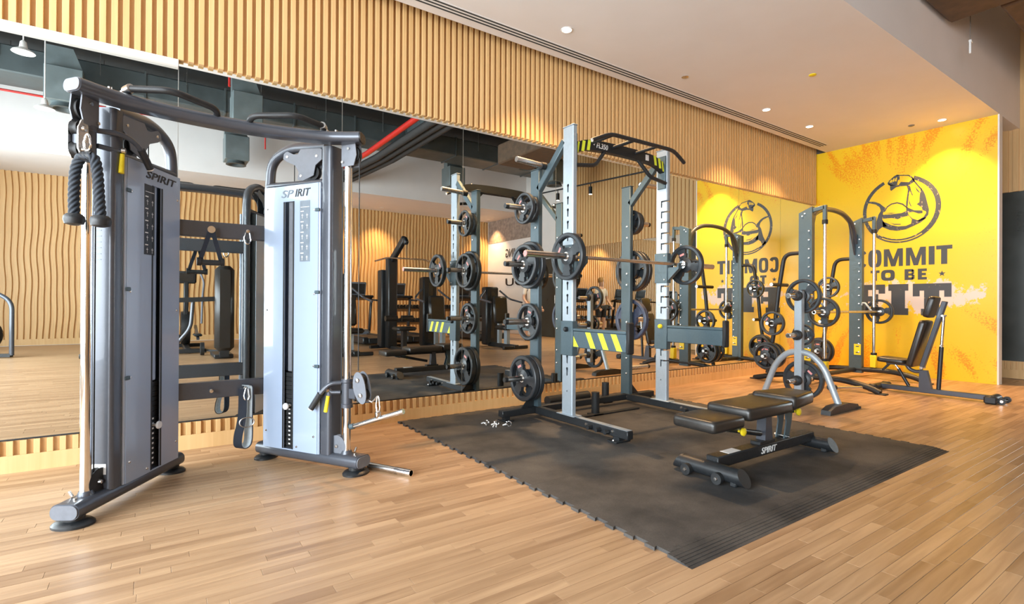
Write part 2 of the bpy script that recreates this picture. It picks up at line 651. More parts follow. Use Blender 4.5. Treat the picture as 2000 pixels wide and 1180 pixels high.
# the printed yellow wall covering: bright yellow, orange grit fanning out to the edges, a pale splash behind the lowest word
def mural_mat():
    m, nt, p = new_mat('yellow_wall_print')
    geo = N(nt, 'ShaderNodeNewGeometry')
    sp = N(nt, 'ShaderNodeSeparateXYZ')
    nt.links.new(geo.outputs['Position'], sp.inputs[0])
    y = math_node(nt, 'SUBTRACT', sp.outputs['Y'], 2.97)
    z = math_node(nt, 'SUBTRACT', sp.outputs['Z'], 1.75)
    rad = math_node(nt, 'SQRT', math_node(nt, 'ADD', math_node(nt, 'MULTIPLY', y, y), math_node(nt, 'MULTIPLY', z, z)))
    ang = math_node(nt, 'ARCTAN2', z, y)
    cv = N(nt, 'ShaderNodeCombineXYZ')
    nt.links.new(math_node(nt, 'MULTIPLY', ang, 8.0), cv.inputs[0])
    nt.links.new(math_node(nt, 'MULTIPLY', rad, 1.1), cv.inputs[1])
    rays = N(nt, 'ShaderNodeTexNoise')
    rays.inputs['Scale'].default_value = 1.0
    rays.inputs['Detail'].default_value = 1.0
    nt.links.new(cv.outputs[0], rays.inputs['Vector'])
    grit = N(nt, 'ShaderNodeTexNoise')
    grit.inputs['Scale'].default_value = 48
    grit.inputs['Detail'].default_value = 8
    grit.inputs['Roughness'].default_value = .75
    nt.links.new(geo.outputs['Position'], grit.inputs['Vector'])
    edge = N(nt, 'ShaderNodeMapRange')
    edge.inputs['From Min'].default_value = .62
    edge.inputs['From Max'].default_value = 1.75
    edge.inputs['To Min'].default_value = 0.0
    edge.inputs['To Max'].default_value = 1.0
    nt.links.new(rad, edge.inputs['Value'])
    ray = N(nt, 'ShaderNodeMapRange')
    ray.inputs['From Min'].default_value = .46
    ray.inputs['From Max'].default_value = .62
    nt.links.new(rays.outputs['Fac'], ray.inputs['Value'])
    mask = math_node(nt, 'MULTIPLY', ray.outputs['Result'], edge.outputs['Result'])
    spk = N(nt, 'ShaderNodeMapRange')
    spk.inputs['From Min'].default_value = .60
    spk.inputs['From Max'].default_value = .66
    nt.links.new(math_node(nt, 'ADD', grit.outputs['Fac'], math_node(nt, 'SUBTRACT', math_node(nt, 'MULTIPLY', mask, .23), .035)), spk.inputs['Value'])
    mx = N(nt, 'ShaderNodeMix', data_type='RGBA')
    mx.inputs['A'].default_value = (.86, .565, .018, 1)
    mx.inputs['B'].default_value = (.80, .235, .006, 1)
    nt.links.new(math_node(nt, 'MULTIPLY', spk.outputs['Result'], .75), mx.inputs['Factor'])
    # pale splash: a band around z = 1.13 that runs on past the word
    zz = math_node(nt, 'ABSOLUTE', math_node(nt, 'SUBTRACT', sp.outputs['Z'], 1.14))
    yy = math_node(nt, 'MAXIMUM', math_node(nt, 'SUBTRACT', math_node(nt, 'ABSOLUTE', math_node(nt, 'SUBTRACT', y, -.06)), .52), 0.0)
    n3 = N(nt, 'ShaderNodeTexNoise')
    n3.inputs['Scale'].default_value = 5.0
    n3.inputs['Detail'].default_value = 9
    n3.inputs['Roughness'].default_value = .72
    nt.links.new(geo.outputs['Position'], n3.inputs['Vector'])
    v = math_node(nt, 'SUBTRACT', math_node(nt, 'ADD', math_node(nt, 'MULTIPLY', math_node(nt, 'SUBTRACT', n3.outputs['Fac'], .5), 1.15), .16),
                  math_node(nt, 'ADD', math_node(nt, 'MULTIPLY', zz, .95), math_node(nt, 'MULTIPLY', yy, .42)))
    sm = N(nt, 'ShaderNodeMapRange')
    sm.inputs['From Min'].default_value = 0.0
    sm.inputs['From Max'].default_value = .03
    nt.links.new(v, sm.inputs['Value'])
    m2 = N(nt, 'ShaderNodeMix', data_type='RGBA')
    m2.inputs['B'].default_value = (.74, .62, .54, 1)
    nt.links.new(mx.outputs['Result'], m2.inputs['A'])
    nt.links.new(sm.outputs['Result'], m2.inputs['Factor'])
    nt.links.new(m2.outputs['Result'], p.inputs['Base Color'])
    p.inputs['Roughness'].default_value = .34
    return m


MT['mural'] = mural_mat()


def worn(name, col, wear, amount):
    """dark print with specks worn through to the colour below"""
    m, nt, p = new_mat(name)
    geo = N(nt, 'ShaderNodeNewGeometry')
    n1 = N(nt, 'ShaderNodeTexNoise')
    n1.inputs['Scale'].default_value = 34
    n1.inputs['Detail'].default_value = 6
    n1.inputs['Roughness'].default_value = .7
    nt.links.new(geo.outputs['Position'], n1.inputs['Vector'])
    mr = N(nt, 'ShaderNodeMapRange')
    mr.inputs['From Min'].default_value = amount
    mr.inputs['From Max'].default_value = amount + .05
    nt.links.new(n1.outputs['Fac'], mr.inputs['Value'])
    mx = N(nt, 'ShaderNodeMix', data_type='RGBA')
    mx.inputs['A'].default_value = (*col, 1)
    mx.inputs['B'].default_value = (*wear, 1)
    nt.links.new(mr.outputs['Result'], mx.inputs['Factor'])
    nt.links.new(mx.outputs['Result'], p.inputs['Base Color'])
    p.inputs['Roughness'].default_value = .45
    return m


MT['print'] = worn('dark_print', (.050, .054, .060), (.72, .52, .20), .66)
MT['printarm'] = worn('dark_print_emblem', (.055, .060, .066), (.62, .45, .25), .60)
MT['poster'] = simple('poster_print', (.30, .24, .20), .6, 0, .3, 9.0)


# ================================================================== the setting
# ---- floor: a slab, with the wood-look strips laid on it
fl = MB().span((LEFT_X, OPP_Y, -.12), (9.9, 4.2, -.006)).build('floor', MT['floorfar'], smooth=0)
struct(fl, 'warm oak-look strip floor running the length of the gym')
PITCH_R, T_PL = .0525, .006
LENS = (.42, .56, .70)
plank_me = []
for L in LENS:
    b = MB().box((0, 0, -T_PL / 2), (L - .0012, PITCH_R - .0010, T_PL), .0007)
    plank_me.append(b.mesh('plank', MT['plank'], 0))
MATX0, MATX1, MATY0, MATY1 = 1.675, 4.495, 1.225, 4.095


def in_view(x, y):
    d = Vector((x, y, -1.0))
    dep = d.dot(_F)
    if dep < .3:
        return None
    u = 1000 + FPX * d.dot(_R2) / dep
    v = 590 - FPX * d.dot(_U2) / dep
    return dep if -30 < u < 2030 and 600 < v < 1200 else None


near, rest = [], []
row = 0
y = 4.10
while y > -2.2:
    x = LEFT_X + .02 - random.random() * .4
    while x < 9.75:
        k = random.choice((0, 1, 1, 2))
        L = LENS[k]
        c = x + L / 2
        x += L
        if c - L / 2 < LEFT_X or c + L / 2 > 9.79:
            continue
        if c - L / 2 > MATX0 + .06 and c + L / 2 < MATX1 - .06 and MATY0 + .06 < y < MATY1 - .02:
            continue
        d = in_view(c, y)
        (near if d else rest).append((d or 99, c, y, k))
    y -= PITCH_R
near.sort()
rest += near[290:]
for d, c, y, k in near[:290]:
    link('plank', plank_me[k], fl, (c, y, 0))
b = MB()
for d, c, y, k in rest:
    b.box((c, y, -T_PL / 2), (LENS[k] - .0012, PITCH_R - .0010, T_PL), 0)
stuff(b.build('plank_field', MT['plank'], fl, 0))

# ---- mirror wall: core wall, slatted band above, mirror panels, slatted plinth below
wb = struct(MB().span((LEFT_X, 4.15, 0), (9.8, 4.32, TOP_Z)).build('wall_back', MT['wallwhite'], smooth=0), 'long wall faced with mirrors between oak slats')
edges = [.127 + 1.0905 * k for k in range(-4, 9)]
edges = [LEFT_X] + [e for e in edges if e > LEFT_X + .1]
for i in range(len(edges)):
    a = edges[i]
    e = edges[i + 1] if i + 1 < len(edges) else W_X
    if e - a < .05:
        continue
    MB().span((a + .0022, M_Y, .190), (e - .0022, 4.15, 2.66)).build('mirror_panel', MT['mirror'], wb, 0)
PIT, SW = .05864, .0335
tb = struct(MB().span((LEFT_X, B_Y + .036, 2.612), (W_X, 4.15, 3.9)).build('trim_1', MT['slat'], smooth=0), 'oak slatted band above the mirrors')
sl = MB().box((0, 0, 0), (SW, .038, 1.28), .0015).mesh('slat', MT['slat'], 0)
x = -.02 - SW / 2
while x > LEFT_X + .03:
    x -= PIT
while x < W_X - .02:
    if x > -1.2:
        link('slat', sl, tb, (x, B_Y + .019, 2.612 + .64))
    x += PIT
b = MB()
x = -.02 - SW / 2
while x > LEFT_X + .03:
    if x <= -1.2:
        b.box((x, B_Y + .019, 2.612 + .64), (SW, .038, 1.28))
    x -= PIT
stuff(b.build('slat_field', MT['slat'], tb, 0))
struct(MB().span((LEFT_X, 4.106, 2.570), (.125, 4.15, 2.612)).build('trim_2', MT['wallwhite'], smooth=0), 'white strip under the slatted band')
bb = struct(MB().span((LEFT_X, P_Y, 0), (W_X, 4.15, .100)).build('baseboard_back', MT['slat'], smooth=0), 'oak plinth with a row of short ribs under the mirrors')
MB().span((LEFT_X, P_Y + .0255, .100), (W_X, 4.15, .188)).build('rib_backing', MT['slat'], bb, 0)
rb = MB().box((0, 0, 0), (SW * .85, .026, .083), .0012).mesh('rib', MT['slat'], 0)
x = -.02 - SW / 2
while x > -1.2:
    x -= PIT
while x < W_X - .02:
    link('rib', rb, bb, (x, P_Y + .013, .1415))
    x += PIT
MB().span((LEFT_X, M_Y - .004, .1845), (W_X, M_Y + .004, .193)).build('mirror_rail', MT['blackmetal'], bb, 0)

# ---- yellow wall on the right with the printed emblem and lettering
wr = struct(MB().span((W_X, 1.925, 0), (W_X + .006, 4.15, SOF_Z)).build('wall_right', MT['mural'], smooth=0), 'bright yellow printed wall with a flexed arm emblem and slogan')
MB().span((W_X - .004, 1.908, 0), (W_X + .129, 1.925, SOF_Z)).build('end_trim', MT['wallwhite'], wr, 0)
MB().span((W_X + .006, 1.925, 0), (W_X + .125, 4.15, SOF_Z)).build('wall_core', MT['wallwhite'], wr, 0)
EY, EZ = Vector((0, 1, 0)), Vector((0, 0, 1))


def on_wall(b, poly, lift=.0012):
    """outline in (y, z) laid on the yellow wall"""
    n = len(poly)
    b.add([(W_X - lift, a, c) for a, c in poly] + [(W_X - .0001, a, c) for a, c in poly],
          [tuple(range(n)), tuple(range(2 * n - 1, n - 1, -1))] + [(k, n + k, n + (k + 1) % n, (k + 1) % n) for k in range(n)])


def ring_poly(cy, cz, ry, rz, iy, iz, a0, a1, n=40):
    o = [(cy - ry * math.cos(math.radians(a0 + (a1 - a0) * k / n)), cz + rz * math.sin(math.radians(a0 + (a1 - a0) * k / n))) for k in range(n + 1)]
    i = [(cy - iy * math.cos(math.radians(a0 + (a1 - a0) * k / n)), cz + iz * math.sin(math.radians(a0 + (a1 - a0) * k / n))) for k in range(n + 1)]
    return o + i[::-1]


def letter(name, polys):
    b = MB()
    for q in polys:
        on_wall(b, q)
    return b.build(name, MT['print'], wr, 0)


def R_(y0, y1, z0, z1):
    return [(y0, z0), (y1, z0), (y1, z1), (y0, z1)]


def bowl(yl, yr, z0, z1, th, gap=None):
    """rounded O built as a superellipse ring; gap opens it to the right like a C"""
    cy, cz, ry, rz = (yl + yr) / 2, (z0 + z1) / 2, abs(yl - yr) / 2, (z1 - z0) / 2

    def se(a, ry, rz, p=.62):
        c, s = math.cos(a), math.sin(a)
        return (cy - math.copysign(abs(c) ** p, c) * ry, cz + math.copysign(abs(s) ** p, s) * rz)
    a0, a1 = (gap, 2 * PI - gap) if gap else (0, 2 * PI)
    n = 28
    o = [se(a0 + (a1 - a0) * k / n, ry, rz) for k in range(n + 1)]
    i = [se(a0 + (a1 - a0) * k / n, ry - th, rz - th * .85) for k in range(n + 1)]
    return [[o[k], o[k + 1], i[k + 1], i[k]] for k in range(n)]


Z0, Z1 = 1.566, 1.820
letter('letter_c', bowl(3.555, 3.392, Z0 - .004, Z1 + .004, .056, .50))
letter('letter_o', bowl(3.373, 3.200, Z0 - .004, Z1 + .004, .056))
for yl, yr in ((3.171, 2.935), (2.899, 2.667)):
    c = (yl + yr) / 2
    letter('letter_m', [[(yl, Z0), (yl, Z1), (yl - .066, Z1), (c, Z0 + .10), (yr + .066, Z1), (yr, Z1), (yr, Z0), (yr + .050, Z0), (yr + .050, Z1 - .10),
                         (c - .026, Z0), (c + .026, Z0), (yl - .050, Z1 - .10), (yl - .050, Z0)]])
letter('letter_i', [R_(2.636, 2.569, Z0, Z1)])
letter('letter_t', [R_(2.552, 2.377, Z1 - .052, Z1), R_(2.498, 2.431, Z0, Z1 - .052)])
Z0, Z1 = 1.362, 1.516
letter('letter_t', [R_(3.341, 3.225, Z1 - .038, Z1), R_(3.308, 3.258, Z0, Z1 - .038)])
letter('letter_o', bowl(3.205, 3.033, Z0 - .003, Z1 + .003, .052))
letter('letter_b', [R_(2.915, 2.868, Z0, Z1), R_(2.868, 2.812, Z1 - .036, Z1), R_(2.868, 2.812, Z0, Z0 + .036), R_(2.868, 2.812, Z0 + .062, Z0 + .094),
                    R_(2.830, 2.797, Z0 + .014, Z0 + .072), R_(2.830, 2.801, Z0 + .084, Z1 - .012)])
letter('letter_e', [R_(2.759, 2.712, Z0, Z1), R_(2.712, 2.656, Z1 - .036, Z1), R_(2.712, 2.656, Z0, Z0 + .036), R_(2.712, 2.666, Z0 + .060, Z0 + .094)])
Z0, Z1 = .864, 1.306
letter('letter_f', [R_(3.581, 3.153, 1.228, Z1), R_(3.236, 3.153, 1.172, 1.228), R_(3.535, 3.372, .952, 1.228), R_(3.581, 3.330, Z0, .952), R_(3.372, 3.285, 1.055, 1.135), R_(3.285, 3.240, 1.020, 1.165)])
letter('letter_i', [R_(3.113, 2.869, 1.211, Z1), R_(3.076, 2.909, .960, 1.211), R_(3.113, 2.869, Z0, .960)])
letter('letter_t', [R_(2.817, 2.384, 1.208, Z1), R_(2.817, 2.737, 1.129, 1.208), R_(2.463, 2.384, 1.121, 1.208), R_(2.686, 2.516, .955, 1.208), R_(2.721, 2.480, Z0, .955)])
for cy in (2.488, 3.481):
    letter('star', [[(cy - (.042 if k % 2 == 0 else .017) * math.sin(PI * k / 5), 1.437 + (.042 if k % 2 == 0 else .017) * math.cos(PI * k / 5)) for k in range(10)]])
b = MB()
for k in range(38):
    a0, a1 = 116 + 313 * k / 38, 116 + 313 * (k + 1) / 38
    w0, w1 = [.046 + .014 * max(0, math.cos(math.radians(a))) for a in (a0, a1)]
    if 232 < (a0 % 360) < 300:
        w0 = w1 = .020
    # image-right is towards smaller y
    pt = lambda a, r: (2.972 - r * math.cos(math.radians(a)), 2.380 + r * 1.015 * math.sin(math.radians(a)))
    on_wall(b, [pt(a0, .474), pt(a1, .474), pt(a1, .474 - w1), pt(a0, .474 - w0)])
    if 232 < (a0 % 360) < 300:
        on_wall(b, [pt(a0, .440), pt(a1, .440), pt(a1, .420), pt(a0, .420)])
b.build('emblem_ring', MT['printarm'], wr, 0)
ARM = {
    'wrist': [(3.123, 2.785), (3.096, 2.739), (3.095, 2.685), (3.082, 2.664), (3.022, 2.705), (2.964, 2.712), (2.88, 2.703), (2.836, 2.725), (2.797, 2.752), (2.824, 2.809), (2.834, 2.78), (2.867, 2.75), (2.964, 2.773), (2.991, 2.731), (3.036, 2.739), (3.082, 2.753)],
    'knuckles': [(3.128, 2.783), (3.11, 2.815), (3.046, 2.871), (3.013, 2.886), (2.981, 2.867), (2.977, 2.824), (3.004, 2.739), (3.082, 2.737), (3.119, 2.756)],
    'forearm_top': [(3.013, 2.886), (2.956, 2.872), (2.867, 2.855), (2.824, 2.815), (2.796, 2.757), (2.754, 2.687), (2.712, 2.628), (2.722, 2.607), (2.763, 2.673), (2.806, 2.743), (2.834, 2.801), (2.872, 2.841), (2.956, 2.859), (3.009, 2.87)],
    'forearm_in': [(2.893, 2.707), (2.856, 2.699), (2.847, 2.641), (2.861, 2.613), (2.87, 2.541), (2.878, 2.448), (2.883, 2.386), (2.899, 2.392), (2.898, 2.472), (2.887, 2.565), (2.877, 2.647)],
    'forearm_crease': [(2.851, 2.689), (2.839, 2.619), (2.816, 2.55), (2.83, 2.56), (2.851, 2.616)],
    'elbow': [(2.722, 2.635), (2.695, 2.594), (2.674, 2.529), (2.654, 2.433), (2.634, 2.333), (2.642, 2.258), (2.684, 2.204), (2.744, 2.179), (2.766, 2.194), (2.694, 2.236), (2.664, 2.287), (2.669, 2.311), (2.707, 2.331), (2.713, 2.368), (2.775, 2.426), (2.744, 2.447), (2.739, 2.55), (2.733, 2.595)],
    'muscle_line': [(2.866, 2.519), (2.853, 2.454), (2.833, 2.399), (2.843, 2.403), (2.863, 2.45)],
    'cuff_line': [(2.793, 2.684), (2.767, 2.632), (2.737, 2.586), (2.746, 2.577), (2.776, 2.618)],
    'bicep': [(3.178, 2.37), (3.136, 2.445), (3.081, 2.481), (3.008, 2.489), (2.937, 2.459), (2.894, 2.408), (2.903, 2.397), (2.945, 2.441), (3.008, 2.471), (3.076, 2.464), (3.125, 2.432), (3.159, 2.372)],
    'shoulder': [(3.375, 2.552), (3.292, 2.539), (3.225, 2.502), (3.183, 2.457), (3.15, 2.425), (3.183, 2.359), (3.192, 2.258), (3.131, 2.153), (3.191, 2.151), (3.234, 2.118), (3.276, 2.036), (3.334, 2.083), (3.277, 2.203), (3.241, 2.34), (3.211, 2.391), (3.225, 2.445), (3.278, 2.497), (3.37, 2.529)],
    'mid_band': [(3.192, 2.331), (3.081, 2.324), (2.954, 2.324), (2.896, 2.345), (2.899, 2.409), (2.866, 2.383), (2.805, 2.343), (2.707, 2.326), (2.707, 2.289), (2.753, 2.29), (2.813, 2.323), (2.879, 2.32), (2.864, 2.276), (2.936, 2.267), (2.998, 2.243), (3.071, 2.269), (3.182, 2.273)],
    'low_band': [(3.192, 2.236), (3.117, 2.192), (3.08, 2.166), (2.998, 2.137), (2.9, 2.134), (2.839, 2.158), (2.83, 2.219), (2.874, 2.29), (2.822, 2.228), (2.753, 2.192), (2.677, 2.23), (2.665, 2.215), (2.727, 2.164), (2.796, 2.131), (2.9, 2.086), (3.007, 2.076), (3.098, 2.098), (3.182, 2.146)],
    'tri_line': [(3.094, 2.205), (3.044, 2.18), (2.962, 2.17), (2.964, 2.159), (3.044, 2.168)],
    'bicep_line': [(3.164, 2.349), (3.081, 2.345), (3.026, 2.338), (3.081, 2.334)],
}
FINGERS = [[(3.105, 2.789), (3.082, 2.828), (3.068, 2.822), (3.077, 2.784)], [(3.071, 2.799), (3.05, 2.843), (3.038, 2.838), (3.047, 2.789)], [(3.041, 2.799), (3.02, 2.848), (3.009, 2.843), (3.016, 2.789)], [(3.009, 2.745), (2.996, 2.811), (2.978, 2.797), (2.984, 2.745)]]

b = MB()
for k, q in ARM.items():
    on_wall(b, q)
em = b.build('emblem_arm', MT['printarm'], wr, 0)
b = MB()
for q in FINGERS:
    on_wall(b, q, .0022)
b.build('finger', MT['mural'], em, 0)

# ---- far wall with a second mirror, seen past the yellow wall and in the mirrors
wf = struct(MB().span((9.8, OPP_Y, 0), (9.95, 4.3, TOP_Z)).build('wall_far_right', MT['wallwhite'], smooth=0), 'far side wall with slats over a mirror')
MB().span((9.775, -3.25, 2.58), (9.80, 4.1, TOP_Z)).build('slat_backing', MT['slat'], wf, 0)
b = MB()
yy = -3.2
while yy < 4.08:
    b.box((9.764, yy, 3.94), (.026, .060, 2.72))
    yy += .105
stuff(b.build('slat_field', MT['slat'], wf, 0))
MB().span((9.782, -3.25, .24), (9.80, 1.0, 2.58)).build('mirror_panel', MT['mirror'], wf, 0)
MB().span((9.782, 1.005, .24), (9.80, 4.1, 2.58)).build('dark_reflection_panel', MT['darkpanel'], wf, 0)  # dark colour stands in for a dark reflection in this stretch of mirror
MB().span((9.765, -3.25, 0), (9.80, 4.1, .125)).build('plinth_board', MT['slat'], wf, 0)
MB().span((9.785, -3.25, .125), (9.80, 4.1, .24)).build('rib_backing', MT['slat'], wf, 0)
b = MB()
yy = -3.2
while yy < 4.08:
    b.box((9.775, yy, .180), (.02, .034, .11))
    yy += .0586
stuff(b.build('rib_field', MT['slat'], wf, 0))
dr = struct(MB().span((9.77, -4.30, 0), (9.80, -3.50, 2.35), .004).build('door_1', MT['darkpanel'], smooth=0), 'dark door in the far side wall')
MB().cyl((9.75, -3.62, 1.0), (9.75, -3.62, 1.25), .012, 10).build('door_handle', MT['steel'], dr)
# poster wall
MB().span((9.79, -7.4, 3.10), (9.80, -4.4, 3.87)).build('poster_band', MT['poster'], wf, 0)
place_text('slogan_lettering', 'EVERYTHING', wf, (9.789, -4.62, 2.54), (0, -1, 0), (0, 0, 1), 1.68, .29, MT['logoblack'], 0, .01)
place_text('slogan_lettering', 'YOU', wf, (9.789, -4.62, 1.58), (0, -1, 0), (0, 0, 1), 1.68, .26, MT['logoblack'], 0, .01)

# ---- opposite wall with gently wavy slats
wo = struct(MB().span((LEFT_X, OPP_Y - .15, 0), (9.8, OPP_Y, TOP_Z)).build('wall_front', MT['slat'], smooth=0), 'opposite wall lined with wavy oak slats')
b = MB()
NZ = 30
x = LEFT_X + .08
while x < 9.75:
    vs, fs = [], []
    for j in range(NZ + 1):
        zz = .14 + 3.75 * j / NZ
        dx = .012 * math.sin(zz * 3.4 + x * 1.1) + .008 * math.sin(zz * 5.9 - x * 2.3)
        for sx, sy in ((-.032, 0), (-.024, .045), (.024, .045), (.032, 0)):
            vs.append((x + dx + sx, OPP_Y + sy, zz))
    for j in range(NZ):
        for k in range(3):
            fs.append((j * 4 + k, j * 4 + k + 1, j * 4 + k + 5, j * 4 + k + 4))
    b.add(vs, fs)
    x += .108
stuff(b.build('wavy_slat_field', MT['slat'], wo, 60))
struct(MB().span((LEFT_X, OPP_Y, 0), (9.8, OPP_Y + .05, .14)).build('baseboard_front', MT['slat'], smooth=0), 'oak base board of the opposite wall')

# ---- left wall: a tall window front
wl = struct(MB().span((LEFT_X - .15, OPP_Y, 0), (LEFT_X, 4.2, .28)).span((LEFT_X - .15, OPP_Y, 3.62), (LEFT_X, 4.2, TOP_Z))
            .span((LEFT_X - .15, 3.9, .28), (LEFT_X, 4.2, 3.62)).span((LEFT_X - .15, OPP_Y, .28), (LEFT_X, -4.7, 3.62)).build('wall_left', MT['wallwhite'], smooth=0), 'window wall with white piers')
for i in range(4):
    y0 = -4.7 + 2.15 * i
    w_ = struct(MB().span((LEFT_X - .09, y0, .28), (LEFT_X - .03, y0 + .06, 3.62)).span((LEFT_X - .09, y0 + 2.09, .28), (LEFT_X - .03, y0 + 2.15, 3.62))
                .span((LEFT_X - .09, y0 + .06, .28), (LEFT_X - .03, y0 + 2.09, .34)).span((LEFT_X - .09, y0 + .06, 3.56), (LEFT_X - .03, y0 + 2.09, 3.62)).build('window_%d' % (i + 1), MT['blackmetal'], smooth=0), 'tall window')
    MB().span((LEFT_X - .066, y0 + .06, .34), (LEFT_X - .058, y0 + 2.09, 3.56)).build('pane', MT['glass'], w_, 0)

# ---- ceilings: soffit over the mirror side, soffit opposite, dark open ceiling between
cs = struct(MB().span((LEFT_X, SOF_Y, SOF_Z), (9.8, 3.975, TOP_Z)).build('ceiling', MT['white'], smooth=0), 'off-white plaster soffit along the mirror wall')
struct(MB().span((LEFT_X, OPP_Y, 3.87), (9.8, -5.15, TOP_Z)).build('ceiling_opposite', MT['white'], smooth=0), 'off-white soffit along the opposite wall')
struct(MB().span((LEFT_X, OPP_Y, TOP_Z), (9.95, 4.32, TOP_Z + .1)).build('ceiling_upper', MT['darkceil'], smooth=0), 'dark open ceiling')
struct(MB().span((LEFT_X, 3.975, 3.86), (W_X, 4.15, 3.95)).build('trim_3', MT['white'], smooth=0), 'closure of the ceiling gap')


# ================================================================== cable machine with two angled towers
FTX, FTY = .345, 3.30
ft = thing('cable_machine', 'grey dual-tower cable machine with frosted weight covers and chrome posts', 'cable machine', (FTX, FTY, 0))


def tower_matrix(side):
    s = -1 if side == 'L' else 1
    d = Vector((s * .387, -.633, 0)).normalized()
    n = Vector((.8532, -.5216, 0)) if side == 'L' else Vector((-.8532, -.5216, 0))
    m = Matrix.Identity(4)
    for i in range(3):
        m[i][0], m[i][1], m[i][2] = d[i], n[i], (0, 0, 1)[i]
    m.translation = Vector((FTX + s * .27, 3.617, 0))
    return m


# (t, n, z): t from the back of the tower to its front post, n towards the inner face
for side in 'LR':
    TM = tower_matrix(side)
    B = lambda: MB(TM)
    W3 = lambda t, n, z: TM @ Vector((t, n, z))
    NV = (TM.to_3x3() @ Vector((0, 1, 0)))
    TV = (TM.to_3x3() @ Vector((1, 0, 0)))
    base = B().sweep([(-.055, 0, .074), (.75, 0, .074)], rrect(.122, .070, .030, 6)).build('base_tube', MT['gun'], ft)
    B().sweep([(.749, 0, .074), (.757, 0, .074)], rrect(.114, .062, .028, 6)).build('end_cap', MT['guncap'], base)
    for t, rx in ((.70, .062), (-.03, .055)):
        b = B()
        pr = [(1.0, 0), (1.0, .010), (.86, .020), (.55, .026), (.55, .045)]
        seg = 24
        vs = []
        for r, h in pr:
            for k in range(seg):
                a = 2 * PI * k / seg
                vs.append((t + rx * 1.15 * r * math.cos(a), rx * 1.35 * r * math.sin(a), h))
        fs = [(i * seg + k, i * seg + (k + 1) % seg, (i + 1) * seg + (k + 1) % seg, (i + 1) * seg + k) for i in range(len(pr) - 1) for k in range(seg)]
        fs += [tuple(range(seg)), tuple(range((len(pr) - 1) * seg, len(pr) * seg))]
        b.add(vs, fs).build('foot', MT['blackmetal'], ft)
    # main upright, oval section
    B().sweep([(.512, 0, .10), (.512, 0, 1.925)], rrect(.118, .078, .020, 5), (1, 0, 0)).build('upright', MT['gun'], ft)
    # rear arch of the weight guard
    B().tube(round_path([(.47, 0, 1.945), (.17, 0, 1.968), (.005, 0, 1.90), (-.012, 0, 1.74), (-.012, 0, .10)], .13, 8), .036, 16, .030, None).build('guard_frame', MT['gun'], ft)
    B().tube([(-.01, 0, 1.738), (.47, 0, 1.725)], .034, 14, .022, (0, 0, 1)).build('guard_crossbar', MT['gun'], ft)
    # frosted weight cover: outer skin plain, inner skin with the slot
    b = B()
    zb, zt, h = .098, 1.712, .066
    st0, st1, sz0, sz1 = .192, .262, .105, 1.615
    for nn in (h - .006,):
        for (a0, a1, z0, z1) in ((.020, st0, zb, zt), (st1, .462, zb, zt), (st0, st1, sz1, zt), (st0, st1, zb, sz0)):
            b.span((a0, nn, z0), (a1, nn + .006, z1))
    sh = b.build('weight_cover', MT['shroud'], ft, 0)
    B().span((.020, -h, zb), (.462, -h + .006, zt)).build('weight_cover', MT['shroud'], ft, 0)
    B().span((.016, -h + .004, zb), (.021, h - .006, zt)).build('cover_back', MT['black'], sh, 0)
    B().tube([(.465, h - .012, zb), (.465, h - .012, zt)], .009, 10).build('cover_edge', MT['shroud'], sh)
    B().tube([(.018, h - .012, zb), (.018, h - .012, zt)], .008, 10).build('cover_edge', MT['shroud'], sh)
    B().span((st0 - .010, h - .0005, sz0), (st0, h + .0015, sz1)).span((st1, h - .0005, sz0), (st1 + .010, h + .0015, sz1)).build('slot_edge', MT['black'], sh, 0)
    B().span((.06, -.045, .10), (.43, .045, .115)).build('stack_base', MT['black'], ft, 0)
    b = B()
    for k in range(17):
        z = .117 + k * .0265
        b.span((.07, -.042, z), (.40, .044, z + .024))
    ws = b.build('weight_stack', MT['black'], ft, 0)
    b = B()
    for k in range(10):
        b.span((.212, .0445, .125 + k * .0265), (.226, .0455, .134 + k * .0265))
    b.build('stack_number', MT['whitelabel'], ws, 0)
    B().span((.209, .030, .575), (.245, .052, 1.70), .004).build('guide_strip', MT['shroud'] if side == 'L' else MT['guncap'], ws)
    zp = .335 if side == 'L' else .365
    B().cyl((.225, .04, zp), (.225, .078, zp), .007, 10).lathe([(.001, 0), (.019, 0), (.021, .004), (.019, .012), (.001, .014)], (.225, .074, zp), (0, 1, 0), 20).build('selector_pin', MT['whitelabel'], ft)
    # screws on the cover
    b = []
    for t, z in ((.435, .20), (.435, .62), (.435, 1.05), (.435, 1.55), (.045, .20), (.045, .95), (.045, 1.58), (.30, .125)):
        b.append(B().lathe([(.001, .0), (.0075, .0), (.006, .004), (.001, .005)], (t, h, z), (0, 1, 0), 10))
    each('cover_screw', b, MT['steel'], sh)
    each('cover_clip', [B().span((.440, h - .001, z - .010), (.475, h + .007, z + .010), .003) for z in (.62, 1.06, 1.55)], MT['bluegrey'], sh)
    # lettering and instruction strip (image left-to-right is front-to-back on the left tower, back-to-front on the right)
    if side == 'L':
        ex = -TV
        place_text('brand_lettering', 'SPIRIT', ft, W3(.325, h + .0005, 1.645), ex, (0, 0, 1), .265, .040, MT['logoblack'], .25, .012)
        d0, d1 = .335, .252
    else:
        ex = TV
        place_text('brand_lettering', 'IRIT', ft, W3(.278, h + .0005, 1.640), ex, (0, 0, 1), .125, .046, MT['logoblack'], .25, .012)
        place_text('brand_lettering', 'SP', ft, W3(.165, h + .0005, 1.640), ex, (0, 0, 1), .100, .046, MT['logogrey'], .25, .012)
        d0, d1 = .318, .398
    dec = B().span((min(d0, d1), h - .0005, 1.245), (max(d0, d1), h + .0012, 1.612)).build('instruction_strip', MT['logoblack'] if side == 'L' else MT['logogrey'], sh, 0)
    ta, tb_ = min(d0, d1), max(d0, d1)
